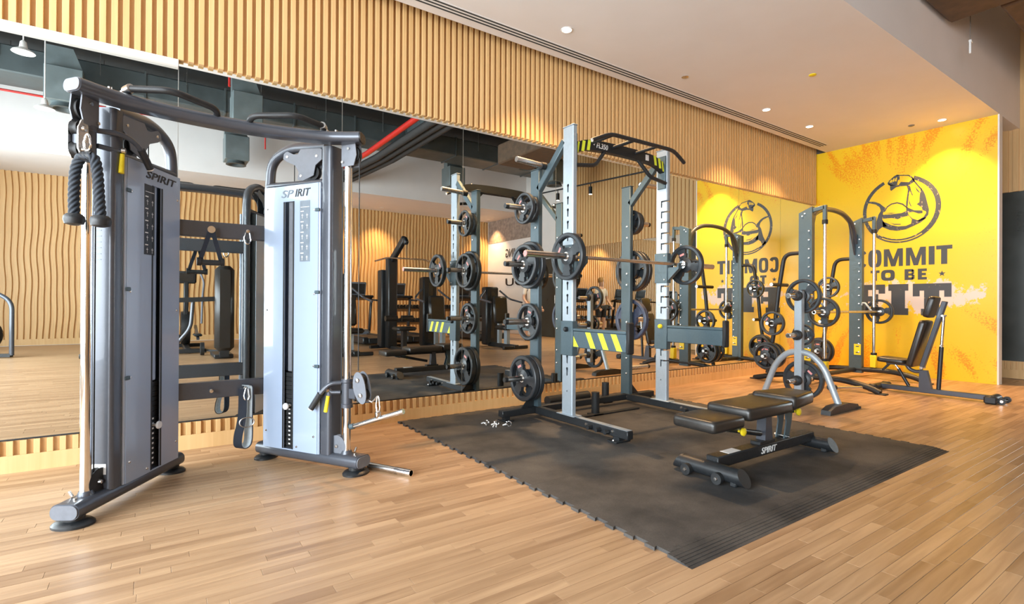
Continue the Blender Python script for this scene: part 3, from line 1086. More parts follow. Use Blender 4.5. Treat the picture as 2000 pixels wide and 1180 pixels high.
    B().span((ta + .006, h + .001, 1.572), (tb_ - .006, h + .0018, 1.575)).build('title_line', MT['whitelabel'], dec, 0)
    for k in range(5):
        z = 1.545 - k * .063
        q0 = tb_ - .030 if side == 'L' else ta + .006
        B().span((q0, h + .001, z), (q0 + .024, h + .0018, z + .006)).build('caption_line', MT['whitelabel'], dec, 0)
        for tt in (ta + .018, tb_ - .024):
            B().add([(tt, h + .0018, z - .040), (tt + .003, h + .0018, z - .040), (tt + .003, h + .0018, z - .022), (tt + .009, h + .0018, z - .022), (tt + .009, h + .0018, z - .019), (tt + .003, h + .0018, z - .019),
                     (tt + .003, h + .0018, z - .012), (tt, h + .0018, z - .012), (tt, h + .0018, z - .019), (tt - .006, h + .0018, z - .019), (tt - .006, h + .0018, z - .022), (tt, h + .0018, z - .022)], [tuple(range(12))]).build('exercise_figure', MT['whitelabel'], dec, 0)
    if side == 'L':
        # labels on the outward side of the upright
        b = B()
        for k in range(9):
            b.span((.5510, -.030, 1.42 - k * .028), (.5522, .006, 1.424 - k * .028))
        b.build('warning_text', MT['logogrey'], ft, 0)
        B().span((.5510, -.032, 1.505), (.5522, .010, 1.520)).build('warning_stripe', MT['yellowplastic'], ft, 0)
        b = B().span((.5508, -.035, .175), (.5525, .035, .225))
        b.build('rating_label', MT['whitelabel'], ft, 0)
    # chrome guide post, its top fork and cables
    B().cyl((.630, 0, .095), (.630, 0, 1.86), .0225, 24).build('guide_post', MT['chrome'], ft)
    B().lathe([(.034, 0), (.034, .012), (.026, .03)], (.630, 0, .098), (0, 0, 1), 24).build('post_collar', MT['gun'], ft)
    b = B()
    for nn in (-.026, .020):
        b.prism([(.60, 1.80), (.69, 1.80), (.71, 1.86), (.70, 1.935), (.60, 1.935)], (0, nn + .006, 0), (1, 0, 0), (0, 0, 1), .006)
    b.build('top_fork', MT['guncap'], ft)
    B().lathe([(.012, -.010), (.050, -.010), (.044, -.004), (.044, .004), (.050, .010), (.012, .010)], (.668, 0, 1.868), (0, 1, 0), 24).build('top_pulley', MT['black'], ft)
    b = B()
    for t, z in ((.655, 1.90), (.612, 1.825)):
        b.cyl((t, -.036, z), (t, .036, z), .008, 10)
    b.build('fork_bolt', MT['steel'], ft)
    # butterfly plate with pulleys inside the arch
    pl = [(.14, 1.925), (.165, 1.94), (.22, 1.915), (.255, 1.91), (.28, 1.94), (.36, 1.935), (.40, 1.945), (.45, 1.92), (.45, 1.86), (.40, 1.83), (.385, 1.77), (.30, 1.745), (.255, 1.755), (.265, 1.80), (.235, 1.845), (.165, 1.875), (.135, 1.895)]
    b = B()
    for nn in (-.028, .024):
        b.prism(pl, (0, nn + .005, 0), (1, 0, 0), (0, 0, 1), .005)
    b.build('pulley_plate', MT['guncap'], ft)
    b = B()
    for t, z in ((.34, 1.89), (.37, 1.79)):
        b.lathe([(.010, -.012), (.042, -.012), (.036, -.003), (.036, .003), (.042, .012), (.010, .012)], (t, 0, z), (0, 1, 0), 20)
    b.build('arch_pulley', MT['black'], ft)
    b = B()
    for t, z in ((.17, 1.905), (.41, 1.885), (.285, 1.775)):
        b.lathe([(.001, 0), (.011, 0), (.008, .008), (.001, .009)], (t, .024, z), (0, 1, 0), 10)
    b.build('plate_bolt', MT['steel'], ft)
    # lower pulley beside the post and the cable runs
    B().lathe([(.012, -.013), (.064, -.013), (.058, -.003), (.058, .003), (.064, .013), (.012, .013)], (.575, .010, .150), (0, 1, 0), 28).build('base_pulley', MT['guncap'] if side == 'R' else MT['black'], ft)
    B().lathe([(.001, 0), (.012, 0), (.009, .010), (.001, .011)], (.575, .023, .150), (0, 1, 0), 12).build('pulley_bolt', MT['steel'], ft)
    b = B().cyl((.598, .012, .18), (.598, .012, 1.80), .0032, 6)
    if side == 'R':
        b.cyl((.712, 0, .60), (.712, 0, 1.86), .0032, 6)
    b.cyl((.20, .0, 1.72), (.20, .0, 1.90), .0032, 6)
    b.build('cable', MT['black'], ft)
    b = B().cyl((.690, 0, .105), (.690, 0, .116), .008, 10).cyl((.715, .02, .104), (.715, .02, .110), .006, 8).cyl((.660, -.035, .112), (.660, -.050, .135), .007, 8)
    b.build('base_bolt', MT['steel'], ft)
    # sliding carriage
    zc = 1.72 if side == 'L' else .465
    cr_ = B().lathe([(.024, -.085), (.034, -.085), (.034, -.065), (.030, -.060), (.030, .060), (.034, .065), (.034, .085), (.024, .085)], (.630, 0, zc), (0, 0, 1), 24).build('carriage_sleeve', MT['gun'], ft)
    if side == 'L':
        # seen from its outer end: twin pulley cheeks, arm and yellow pull pin
        cheek = [(.655, zc - .075), (.700, zc - .080), (.722, zc - .04), (.722, zc + .055), (.700, zc + .095), (.665, zc + .085)]
    else:
        cheek = [(.700 + .045 * math.cos(a) + (.022 if math.sin(a) < 0 else -.012) * abs(math.sin(a)) + .040, .505 + .092 * math.sin(a)) for a in [2 * PI * k / 24 for k in range(24)]]
    b = B()
    for nn in (-.025, .019):
        b.prism(cheek, (0, nn + .006, 0), (1, 0, 0), (0, 0, 1), .006)
    ck = b.build('pulley_cheek', MT['guncap'] if side == 'R' else MT['steel'], ft)
    b = B()
    cz_ = (zc + .055, zc - .040) if side == 'L' else (.548, .462)
    ct_ = (.690, .690) if side == 'L' else (.728, .750)
    for t, z in zip(ct_, cz_):
        b.lathe([(.010, -.016), (.036, -.016), (.030, -.003), (.030, .003), (.036, .016), (.010, .016)], (t, 0, z), (0, 1, 0), 20)
    b.build('carriage_pulley', MT['black'], ck)
    each('pulley_axle', [B().lathe([(.001, .024), (.016, .024), (.012, .034), (.001, .036)], (t, 0, z), (0, q, 0), 14) for t, z in zip(ct_, cz_) for q in (1, -1)], MT['steel'], ck)
    B().span((.655, -.018, zc - .03), (.705, .018, zc + .03), .004).build('cheek_bracket', MT['gun'], ck)
    # handle arm and pull pin
    if side == 'L':
        pth = round_path([(.605, .02, zc + .075), (.52, .085, zc + .085), (.43, .10, zc + .055), (.345, .10, zc - .035)], .07, 6)
    else:
        pth = round_path([(.605, .02, zc + .062), (.555, .060, zc + .060), (.505, .085, zc + .000), (.450, .100, zc - .090)], .05, 6)
    hd = B().tube(pth, .0125, 12).build('carriage_handle', MT['gun'], ft)
    e, e0 = Vector(pth[-1]), Vector(pth[-6] if len(pth) > 6 else pth[0])
    e0 = e + (Vector(pth[-2]) - e).normalized() * .105
    B().cyl(e0, e, .0175, 14).build('grip', MT['rubber'], hd)
    B().cyl(e, e + (e - e0).normalized() * .006, .0165, 14).build('grip_cap', MT['whitelabel'], hd)
    if side == 'L':
        pp = [(.60, .02, zc + .005), (.53, .05, zc + .005), (.505, .060, zc + .012)]
        q0, q1 = (.500, .064, zc - .005), (.512, .068, zc - .100)
    else:
        pp = [(.60, .02, zc + .005), (.555, .045, zc + .005), (.540, .052, zc + .020)]
        q0, q1 = (.540, .058, zc - .015), (.524, .060, zc - .110)
    B().tube(pp, .012, 10).build('pin_housing', MT['gun'], ft)
    B().lathe([(.001, 0), (.014, .004), (.014, .02), (.001, .024)], pp[-1], (-.4, .9, 0), 12).build('pin_knob', MT['steel'], ft)
    B().cyl(q0, q1, .0105, 12, .0125).build('pull_grip', MT['yellowplastic'], ft)

# bar across the tops of the towers and the pull-up grips on it
arc = smooth_path([(FTX - .645, 2.985, 1.955), (FTX - .56, 3.045, 1.955), (FTX - .465, 3.095, 1.955), (FTX - .245, 3.150, 1.955), (FTX, 3.172, 1.955), (FTX + .245, 3.150, 1.955), (FTX + .465, 3.095, 1.955), (FTX + .56, 3.045, 1.955), (FTX + .645, 2.985, 1.955)], 5)
tbar = MB().sweep(arc, rrect(.112, .060, .027, 6)).build('top_bar', MT['gun'], ft)
d0 = (arc[0] - arc[1]).normalized()
MB().sweep([arc[0], arc[0] + d0 * .007], rrect(.106, .054, .025, 6)).build('end_cap', MT['guncap'], tbar)
d1 = (arc[-1] - arc[-2]).normalized()
MB().sweep([arc[-1], arc[-1] + d1 * .007], rrect(.106, .054, .025, 6)).build('end_cap', MT['blackmetal'], tbar)
for s in (-1, 1):
    X = lambda a: FTX + s * a
    g_ = MB().tube(round_path([(X(.455), 3.10, 1.985), (X(.455), 3.075, 2.012), (X(.285), 2.990, 2.016), (X(.080), 3.090, 2.000), (X(.075), 3.165, 1.965)], .05, 6), .0165, 12).build('pull_up_grip', MT['rubber'], ft)
    MB().cyl((X(.462), 3.098, 2.008), (X(.440), 3.060, 2.014), .0205, 12).build('grip_collar', MT['steel'], g_)
    each('bar_bolt', [MB().cyl((X(a), yy, 1.97), (X(a), yy, 1.999), .009, 10) for a, yy in ((.475, 3.085), (.52, 3.06))], MT['steel'], tbar)

# the two bars that tie the towers together at the back
for z0, z1 in ((1.388, 1.482), (.418, .518)):
    cb = MB().span((FTX - .262, 3.600, z0), (FTX + .262, 3.650, z1), .004).build('cross_bar', MT['gun'], ft)
    b = MB()
    for s in (-1, 1):
        for zz in (z0 - .012, z1 + .014):
            b.lathe([(.001, 0), (.011, 0), (.010, .008), (.001, .010)], (FTX + s * .248, 3.594, zz), (0, -1, 0), 10)
    b.build('cross_bar_bolt', MT['steel'], cb)
    MB().span((FTX - .275, 3.602, z0 - .03), (FTX - .255, 3.645, z1 + .03)).span((FTX + .255, 3.602, z0 - .03), (FTX + .275, 3.645, z1 + .03)).build('end_plate', MT['gun'], cb, 0)
    zz = (z0 + z1) / 2
    for x in ((.279, .474) if z0 > 1 else (.285, .466)):
        MB().lathe([(.007, 0), (.007, .043), (.012, .043), (.010, .049), (.001, .050)], (x, 3.60, zz), (0, -1, 0), 12).build('hook_peg', MT['steel'], cb)


# ------------------------------------------------------------------ attachments
def carabiner(o, h, w, axis=(1, 0, 0), r=.0045):
    ex = Vector(axis).normalized()
    o = Vector(o)
    pts = [o + ex * (w * math.sin(a) * (1.0 if math.cos(a) < 0 else .75)) + Vector((0, 0, h * math.cos(a))) for a in [2 * PI * k / 20 for k in range(20)]]
    return MB().tube(pts, r, 8, closed=True)


# triceps rope on the left carriage
TL = tower_matrix('L')
hang = Vector((-.243, 2.926, 1.655))
side_v = Vector((.823, -.568, 0))
rp = thing('triceps_rope', 'black twisted rope with two rubber stops hanging from the high pulley', 'rope attachment', tuple(hang))
k0 = hang + Vector((0, 0, -.01))
pl_ = smooth_path([k0 + Vector((0, 0, -.012)), k0 - side_v * .030 + Vector((0, 0, -.020)), k0 - side_v * .052 + Vector((0, 0, -.075)), k0 - side_v * .058 + Vector((0, 0, -.18)), k0 - side_v * .056 + Vector((0, 0, -.272))], 26)
pr_ = smooth_path([k0 + Vector((0, 0, -.012)), k0 + side_v * .030 + Vector((0, 0, -.022)), k0 + side_v * .044 + Vector((0, 0, -.080)), k0 + side_v * .052 + Vector((0, 0, -.18)), k0 + side_v * .060 + Vector((0, 0, -.280))], 26)
for pth in (pl_, pr_):
    st_ = MB().tube(pth, .0190, 40, lobes=5, twist=52.0, depth=.36).build('rope_strand', MT['rope'], rp, 60)
    e = pth[-1]
    MB().lathe([(.012, .006), (.028, .008), (.038, -.003), (.040, -.018), (.034, -.036), (.014, -.042)], e, (0, 0, 1), 22).build('rope_stop', MT['rubber'], st_)
MB().cyl(k0 - side_v * .024 + Vector((0, 0, -.012)), k0 + side_v * .024 + Vector((0, 0, -.012)), .0205, 14).build('rope_sleeve', MT['black'], rp)
tag(carabiner(hang + Vector((0, 0, .040)), .036, .016, side_v).build('carabiner', MT['chrome']), 'chrome snap hook holding the twisted rope', 'carabiner')

# triangular handle on the upper cross bar
hx, hy, hz = .279, 3.562, 1.425
th_ = thing('cable_attachment', 'black triangular strap handle hanging on the upper cross bar', 'cable attachment', (hx, hy, hz))
b = MB()
for s, xe in ((-1, .222), (1, .330)):
    b.beam((hx + s * .006, hy - .006, hz - .004), (xe, hy - .012, 1.245), .004, .024, 0, (1, 0, 0.3))
b.build('strap', MT['strap'], th_, 0)
b = MB().lathe([(.011, -.012), (.021, -.012), (.021, .012), (.011, .012), (.011, -.012)], (hx, hy - .002, hz + .004), (0, 1, 0), 18)
b.build('ring', MT['steel'], th_)
MB().cyl((.212, hy - .012, 1.232), (.342, hy - .012, 1.232), .0165, 16).build('grip', MT['rubber'], th_)
each('grip_ring', [MB().lathe([(.010, -.011), (.024, -.011), (.024, .011), (.010, .011)], (xe, hy - .012, 1.236), (1, 0, 0), 14) for xe in (.216, .336)], MT['black'], th_)
tag(carabiner((.474, 3.566, 1.398), .040, .019).build('carabiner', MT['chrome']), 'chrome snap hook hanging empty on the upper cross bar', 'carabiner')

# ankle strap on the lower cross bar
asx, asy = .466, 3.560
ak = thing('ankle_strap', 'navy padded ankle strap with metal ring on the lower cross bar', 'ankle strap', (asx, asy, .467))
prof = [(0.000, .490), (.026, .482), (.030, .44), (.028, .30), (.030, .22), (.026, .15), (.004, .118), (-.040, .112), (-.066, .135), (-.062, .19), (-.040, .25), (-.026, .31), (-.022, .40), (-.022, .47)]
prof = [(p_.x, p_.z) for p_ in smooth_path([(a, 0, c) for a, c in prof], 4)]
n_ = len(prof)
for name, off, wd, mt in (('webbing', -.0045, .030, 'strap'), ('lining', 0.0, .0275, 'strapedge')):
    vs, fs = [], []
    for i, (a, c) in enumerate(prof):
        j0, j1 = max(i - 1, 0), min(i + 1, n_ - 1)
        t_ = Vector((prof[j1][0] - prof[j0][0], 0, prof[j1][1] - prof[j0][1])).normalized()
        nv = Vector((t_.z, 0, -t_.x))
        for w_, th2 in ((-1, 0), (1, 0), (1, .0035), (-1, .0035)):
            d = nv * (off * -1 if False else off + th2)
            vs.append((asx + a * .62 + d.x + w_ * wd * .62, asy - .012 + w_ * wd * -.78 + a * .25, c + d.z))
    for i in range(n_ - 1):
        for k in range(4):
            fs.append((i * 4 + k, i * 4 + (k + 1) % 4, (i + 1) * 4 + (k + 1) % 4, (i + 1) * 4 + k))
    fs += [(0, 1, 2, 3), ((n_ - 1) * 4 + 3, (n_ - 1) * 4 + 2, (n_ - 1) * 4 + 1, (n_ - 1) * 4)]
    MB().add(vs, fs).build(name, MT[mt], ak, 50)
pts = [(asx + .004 + .040 * math.cos(a), asy - .046 + .010 * math.sin(a) * 0, .268 + .030 * math.sin(a)) for a in [2 * PI * k / 22 for k in range(22)]]
MB().tube(pts, .0035, 8, closed=True).build('ring', MT['steel'], ak)
tag(carabiner((asx + .004, 3.528, .436), .038, .015).build('carabiner', MT['chrome']), 'chrome snap hook on the ankle strap', 'carabiner')

# straight bar hanging from the right carriage
TR = tower_matrix('R')
P_ = lambda t, n, z: TR @ Vector((t, n, z))
sb = thing('straight_bar', 'short chrome bar with swivel hanging from the low pulley', 'bar attachment', tuple(P_(.856, 0, .335)))
a, c = P_(.672, .01, .272), P_(1.020, -.01, .388)
ba = MB().cyl(a, c, .0135, 16).build('bar', MT['chrome'], sb)
MB().cyl(a - (c - a).normalized() * .006, a + (c - a).normalized() * .020, .0165, 14).build('end_stop', MT['bluegrey'], ba)
MB().cyl(c - (c - a).normalized() * .020, c + (c - a).normalized() * .006, .0155, 14).build('end_stop', MT['steel'], ba)
mid = P_(.856, 0, .338)
MB().box(mid + Vector((0, 0, .018)), (.030, .030, .040), .005).build('swivel', MT['chrome'], sb)
b = carabiner(mid + Vector((0, 0, .078)), .046, .014, TR.to_3x3() @ Vector((1, 0, 0)), .0048)
tag(b.build('carabiner', MT['chrome']), 'chrome snap hook linking short bar to the low pulley', 'carabiner')
MB().tube([P_(.770, 0, .440), P_(.815, 0, .425), P_(.852, 0, .462)], .006, 8).build('cable_end', MT['steel'], ft)

# loose chrome bar on the floor by the right foot
fb0, fb1 = Vector((1.072, 3.060, .021)), Vector((1.222, 2.782, .021))
lb = thing('chrome_bar', 'silver bar with a dark open end lying on the floor beside the cable machine foot', 'bar', (1.15, 2.92, 0))
dd = (fb1 - fb0).normalized()
MB().cyl(fb0, fb1 - dd * .080, .0195, 20).build('shaft', MT['steel'], lb)
b = MB()
for k in range(6):
    b.cyl(fb1 - dd * (.115 - .004 * k), fb1 - dd * (.113 - .004 * k), .0208, 18)
b.lathe([(.0205, 0), (.0205, .090), (.0165, .090), (.0165, .020), (.001, .020)], fb1 - dd * .09, dd, 20)
b.build('sleeve', MT['chrome'], lb)


# ================================================================== interlocking rubber mat
mt_ = thing('rubber_mat', 'black interlocking rubber gym mat under the power rack', 'mat', ((MATX0 + MATX1) / 2, (MATY0 + MATY1) / 2, 0))
TZ = .014
TEE, DEP = .058, .020


def toothed(a, b, inward, n):
    """zig-zag (dovetail) edge from a to b; inward is the direction of the notches"""
    a, b, w = Vector(a), Vector(b), Vector(inward)
    d = (b - a) / n
    pts = []
    for k in range(n):
        p = a + d * k
        pts += [p, p + d * .46, p + d * .40 + w, p + d * 1.06 + w] if k < n - 1 else [p, p + d * .46, p + d * .40 + w, p + d + w]
    return pts


x0, x1, y0, y1 = MATX0, MATX1, MATY0 + .115, MATY1
xm, ym = (x0 + x1) / 2, (y0 + y1) / 2
nn = 25
left = toothed((x0, y0), (x0, y1), (DEP, 0), int((y1 - y0) / (TEE * 1.9)))
top = toothed((x0 + .02, y1), (x1 - .02, y1), (0, -DEP * .5), int((x1 - x0) / (TEE * 1.9)))
right = toothed((x1, y1), (x1, y0), (-DEP, 0), int((y1 - y0) / (TEE * 1.9)))
# three tiles across by three deep, thin joints between them
gx = [x0 + (x1 - x0) * k / 3 for k in range(4)]
gy = [y0 + (y1 - y0) * k / 3 for k in range(4)]
for i in range(3):
    for j in range(3):
        a0, a1, c0, c1 = gx[i], gx[i + 1], gy[j], gy[j + 1]
        nt_ = 8
        sx_, sy_ = (a1 - a0) / nt_, (c1 - c0) / nt_
        L_ = toothed((a0, c1), (a0, c0), (DEP, 0), nt_)
        Bm = [(a0 + DEP if False else a0, c0), (a1, c0)]
        R__ = toothed((a1, c0), (a1, c1), (-DEP if i == 2 else DEP, 0), nt_)
        if i < 2:
            R__ = [Vector((p.x - .0015, p.y)) for p in toothed((a1, c1), (a1, c0), (DEP, 0), nt_)][::-1]
        T_ = [Vector((a1 if i < 2 else a1, c1)), Vector((a0, c1))]
        if j == 2:
            T_ = toothed((a1 - .03, c1), (a0 + .03, c1), (0, -.010), nt_)
        else:
            T_ = [Vector((a1 - .002, c1 - .0015)), Vector((a0 + .002, c1 - .0015))]
        poly = [tuple(p) for p in L_] + [tuple(p) for p in R__] + [tuple(p) for p in T_]
        clean = [poly[0]]
        for p in poly[1:]:
            if (Vector(p) - Vector(clean[-1])).length > .002:
                clean.append(p)
        MB().prism(clean, (0, 0, .0002), (1, 0, 0), (0, 1, 0), TZ).build('mat_tile', MT['mat'], mt_, 0)
# ribbed ramp along the front edge, its back edge keyed into the tiles
back = toothed((x1, y0 + .018), (x0, y0 + .018), (0, -.018), 46)
for i in range(3):
    a0, a1 = x0 + (x1 - x0) * i / 3 + .0008, x0 + (x1 - x0) * (i + 1) / 3 - .0008
    b = MB()
    N_ = 5
    yk = [MATY0 + k * .017 for k in range(N_ + 1)]
    b.prism([(MATY0, .0002), (y0 - .001, .0002), (y0 - .001, TZ), (MATY0 + N_ * .017, TZ)] +
            [q for k in range(N_ - 1, -1, -1) for q in ((MATY0 + k * .017 + .0165, TZ * (k + .55) / N_), (MATY0 + k * .017, TZ * (k + .45) / N_))],
            (a0, 0, 0), (0, 1, 0), (0, 0, 1), a1 - a0)
    b.build('ramp_edge', MT['mat'], mt_, 0)
b = MB()
k = x0 + .03
while k < x1 - .06:
    b.span((k, y0 - .0005, TZ - .001), (k + .040, y0 + .0035, TZ + .0006)).span((k + .002, y0 + .0005, TZ - .001), (k + .006, y0 + .022, TZ + .0006)).span((k + .034, y0 + .0005, TZ - .001), (k + .038, y0 + .022, TZ + .0006)).span((k + .036, y0 + .019, TZ - .001), (k + .070, y0 + .022, TZ + .0006))
    k += .0682
b.build('joint_line', MT['mat'], mt_, 0)


# ================================================================== weight plates
def plate_mesh(R, th, key, small=False):
    """tri-grip plate, axis along X; three kidney openings, raised rim and hub"""
    seg = 60
    rb = .0255
    hub = max(.045, R * .30)
    rin, rim = hub + (R - hub) * .12, R * (.81 if not small else .78)
    rad = [rb, hub * .78, hub, rin, (rin + rim) / 2, rim, R * .86, R * .97, R]
    t2 = th / 2
    hgt = [t2 * .95, t2 * .95, t2 * .72, t2 * .62, t2 * .62, t2 * .66, t2 * 1.0, t2 * 1.0, t2 * .80]
    nr = len(rad)
    vs = []
    for s in (1, -1):
        for i in range(nr):
            for k in range(seg):
                a = 2 * PI * k / seg
                vs.append((s * hgt[i], rad[i] * math.cos(a), rad[i] * math.sin(a)))
    off = nr * seg

    def kept(i, k):
        if i not in (3, 4):
            return True
        a = (k + .5) / seg * 3 % 1.0
        half = .33 if i == 4 else .28
        return not (abs(a - .5) < half)
    fs = []
    for i in range(nr - 1):
        for k in range(seg):
            if not kept(i, k):
                continue
            l = (k + 1) % seg
            q = (i * seg + k, i * seg + l, (i + 1) * seg + l, (i + 1) * seg + k)
            fs.append(q)
            fs.append(tuple(off + j for j in q[::-1]))
            for (ii, kk, e) in ((i - 1, k, (q[0], q[1])), (i + 1, k, (q[2], q[3])), (i, (k - 1) % seg, (q[3], q[0])), (i, l, (q[1], q[2]))):
                outside = ii < 0 or ii >= nr - 1 or not kept(ii, kk)
                if outside:
                    fs.append((e[1], e[0], off + e[0], off + e[1]))
    b = MB()
    b.add(vs, fs)
    return b.mesh('weight_plate', MT[key], 32)


def plate_bits(R, th):
    hub = max(.045, R * .30)
    h = MB().lathe([(.0252, -th / 2 - .001), (.034, -th / 2 - .001), (.034, th / 2 + .001), (.0252, th / 2 + .001), (.0252, -th / 2 - .001)], (0, 0, 0), (1, 0, 0), 24).mesh('hub_ring', MT['steel'], 32)
    rr = (hub + R * .80) / 2
    b = MB().box((-(th / 2 * .66 + .0006), rr, 0), (.0012, R * .10, R * .26))
    l = b.mesh('label_patch', MT['redlabel'], 0)
    return h, l


PLATES = {}


def plate(kind, R, th, x, y, z, spin, label, group, mat='plate'):
    """one plate hung with its axis along X"""
    key = (round(R, 3), round(th, 3), mat)
    if key not in PLATES:
        PLATES[key] = (plate_mesh(R, th, mat), *plate_bits(R, th))
    me, h, l = PLATES[key]
    o = link('weight_plate', me, None, (x, y, z), (spin, 0, 0))
    tag(o, label, 'weight plate', group)
    link('hub_ring', h, o)
    link('label_patch', l, o)
    return o


# ================================================================== half rack
def carve(o, cutters):
    """cut solids out of a part for good; the cutters are removed again"""
    tmp = []
    for c in cutters:
        k = c.build('cutter', MT['silver'], o.parent, 0)
        tmp.append(k)
        md = o.modifiers.new('cut', 'BOOLEAN')
        md.operation, md.solver, md.object = 'DIFFERENCE', 'EXACT', k
    bpy.context.view_layer.update()
    dg = bpy.context.evaluated_depsgraph_get()
    me = bpy.data.meshes.new_from_object(o.evaluated_get(dg))
    o.modifiers.clear()
    o.data = me
    for k in tmp:
        bpy.data.objects.remove(k, do_unlink=True)


RX0, RX1 = 2.7525, 3.8925
RC = (RX0 + RX1) / 2
rk = thing('half_rack', 'tall grey and silver half rack with plate storage pegs on a rubber mat', 'power rack', (RC, 3.35, TZ))
ZB = TZ + .001
for s, X in ((-1, RX0), (1, RX1)):
    fu = MB().box((X, 3.1775, 1.245), (.045, .125, 2.36), .006).build('front_upright', MT['silver'], rk, 0)
    bu = MB().box((X, 3.620, 1.115), (.045, .120, 2.10), .006).build('rear_upright', MT['bluegrey'], rk)
    MB().span((X - .024, 3.110, 2.425), (X + .024, 3.245, 2.432), .002).build('upright_cap', MT['silver'], fu)
    MB().span((X - .024, 3.556, 2.165), (X + .024, 3.684, 2.171), .002).build('upright_cap', MT['bluegrey'], bu)
    # keyhole row on the outer/inner side face that shows towards -x, and on the other side
    zs = [.46 + .098 * k for k in range(16)]
    b = []
    for z in zs:
        if .60 < z < .86 or 1.20 < z < 1.49:
            continue
        kh = [(.0125 * math.cos(q) + 3.175, z + .018 + .0125 * math.sin(q)) for q in [math.radians(-55 + 290 * j / 12) for j in range(13)]]
        kh = kh + [(3.169, z - .036), (3.182, z - .036)]
        if s == 1:
            # slot runs out to the front edge on this post
            kh = [(3.113, z + .012), (3.113, z + .026), (3.182, z + .026), (3.182, z - .036), (3.169, z - .036), (3.169, z + .012)]
        b.append(MB().prism(kh, (X - .040, 0, 0), (0, 1, 0), (0, 0, 1), .080))
    cut = MB().box((X, 3.1775, 1.245), (.039, .119, 2.30))
    cut2 = MB()
    for q in b:
        cut2.add(q.v, q.f)
    for z in (.10, .30):
        cut2.cyl((X - .040, 3.175, z), (X - .010, 3.175, z), .006, 10)
    carve(fu, (cut, cut2))
    b = MB()
    for z in (.31, .46, .71, .82, 1.19, 1.30, 1.66, 1.77):
        for fx, sg in ((X - .0225, -1), (X + .0225, 1)):
            b.lathe([(.001, 0), (.0115, 0), (.009, .007), (.001, .008)], (fx, 3.600, z), (sg, 0, 0), 10)
    b.build('upright_bolt', MT['steel'], bu)
    # floor tube, front end foot plate, joint plate
    ftb = MB().box((X, 3.085, .078), (.060, 1.13, .062), .005).build('floor_tube', MT['blackmetal'], rk)
    MB().span((X - .045, 3.07, .108), (X + .045, 3.28, .115), .002).build('post_plate', MT['silver'], ftb)
    MB().span((X - .026, 2.525, .1085), (X + .026, 3.06, .1105)).build('wear_strip', MT['silver'], ftb, 0)
    fp = MB().span((X - .075, 2.585, ZB), (X + .075, 2.675, ZB + .012), .003).span((X - .03, 2.60, ZB + .01), (X + .03, 2.66, .05)).build('foot_plate', MT['blackmetal'], rk)
    b = MB()
    for dx in (-.055, .055):
        b.lathe([(.001, 0), (.010, 0), (.008, .007), (.001, .008)], (X + dx, 2.63, ZB + .012), (0, 0, 1), 10)
    b.build('foot_bolt', MT['steel'], fp)
    b = MB()
    for yy in (2.70, 2.79, 2.88):
        b.cyl((X - .030, yy, .072), (X - .075, yy, .072), .016, 14)
    b.build('band_peg', MT['blackmetal'], ftb)
    b = MB()
    for yy in (2.665, 2.94, 3.60):
        b.lathe([(.001, 0), (.013, 0), (.010, .008), (.001, .009)], (X - .030, yy, .080), (-1, 0, 0), 10)
    b.build('tube_bolt', MT['steel'], ftb)
    # sideways stub foot at the rear post with its plate
    st_ = MB().span((X + s * .03, 3.580, .050), (X + s * .37, 3.650, .105), .005).build('stub_foot', MT['blackmetal'], rk)
    MB().span((X + s * .27, 3.555, ZB), (X + s * .36, 3.675, ZB + .012), .003).span((X + s * .29, 3.59, ZB + .01), (X + s * .34, 3.64, .052)).build('foot_plate', MT['blackmetal'], st_)
    MB().prism([(0, 0), (.13, 0), (0, .13)], (X + s * .022, 3.612, .105), (s, 0, 0), (0, 0, 1), .010).build('gusset', MT['blackmetal'], st_)
    # slanting brace to the front post with its spare peg
    br_ = MB().beam((X, 3.580, 1.985), (X, 3.235, 2.325), .045, .060, .005).build('top_brace', MT['bluegrey'], rk)
    pgx = X + s * .022
    MB().cyl((pgx, 3.470, 2.165), (pgx + s * .05, 3.470, 2.165), .030, 16).build('peg_collar', MT['black'], br_)
    MB().cyl((pgx, 3.470, 2.165), (pgx + s * .30, 3.470, 2.180), .0235, 18).build('storage_peg', MT['steel'], br_)
    # four plate pegs
    for z in (1.82, 1.334, .843, .357):
        pg = MB().cyl((X + s * .022, 3.622, z), (X + s * .300, 3.622, z), .0240, 20).build('storage_peg', MT['steel'], rk)
        MB().cyl((X + s * .298, 3.622, z), (X + s * .330, 3.622, z), .0235, 20, .0215).build('peg_tip', MT['blackmetal'], pg)
        MB().lathe([(.026, 0), (.040, 0), (.040, .018), (.026, .022)], (X + s * .0225, 3.622, z), (s, 0, 0), 18).build('peg_flange', MT['black'], pg)
    # spotter arm pointing to the front, sleeve round the post
    sv = MB().span((X - .0285, 3.106, .585), (X + .0285, 3.250, .862), .004).build('spotter_sleeve', MT['bluegrey'], rk)
    MB().lathe([(.001, 0), (.020, 0), (.020, .018), (.014, .026), (.001, .027)], (X - .0285, 3.175, .795), (-1, 0, 0), 18).build('pull_knob', MT['yellowplastic'] if s == 1 else MT['blackmetal'], sv)
    ar = MB().span((X - .022, 2.545, .655), (X + .022, 3.106, .785), .004).span((X - .026, 2.545, .785), (X + .026, 3.106, .808), .004).build('spotter_arm', MT['bluegrey'], rk)
    MB().span((X - .030, 2.512, .645), (X + .030, 2.545, .868), .008).build('arm_stop', MT['black'], ar)
    if s == -1:
        for k in range(4):
            ya = 3.100 - .135 * k
            q = [(ya, .780), (ya - .055, .780), (ya - .115, .662), (ya - .060, .662)]
            q = [(max(2.552, a), c) for a, c in q]
            if k == 0:
                q = [(3.100, .745), (3.100, .662), (3.040, .662)]
            MB().prism(q, (X - .0232, 0, 0), (0, 1, 0), (0, 0, 1), .0008).build('hazard_stripe', MT['lime'], ar, 0)
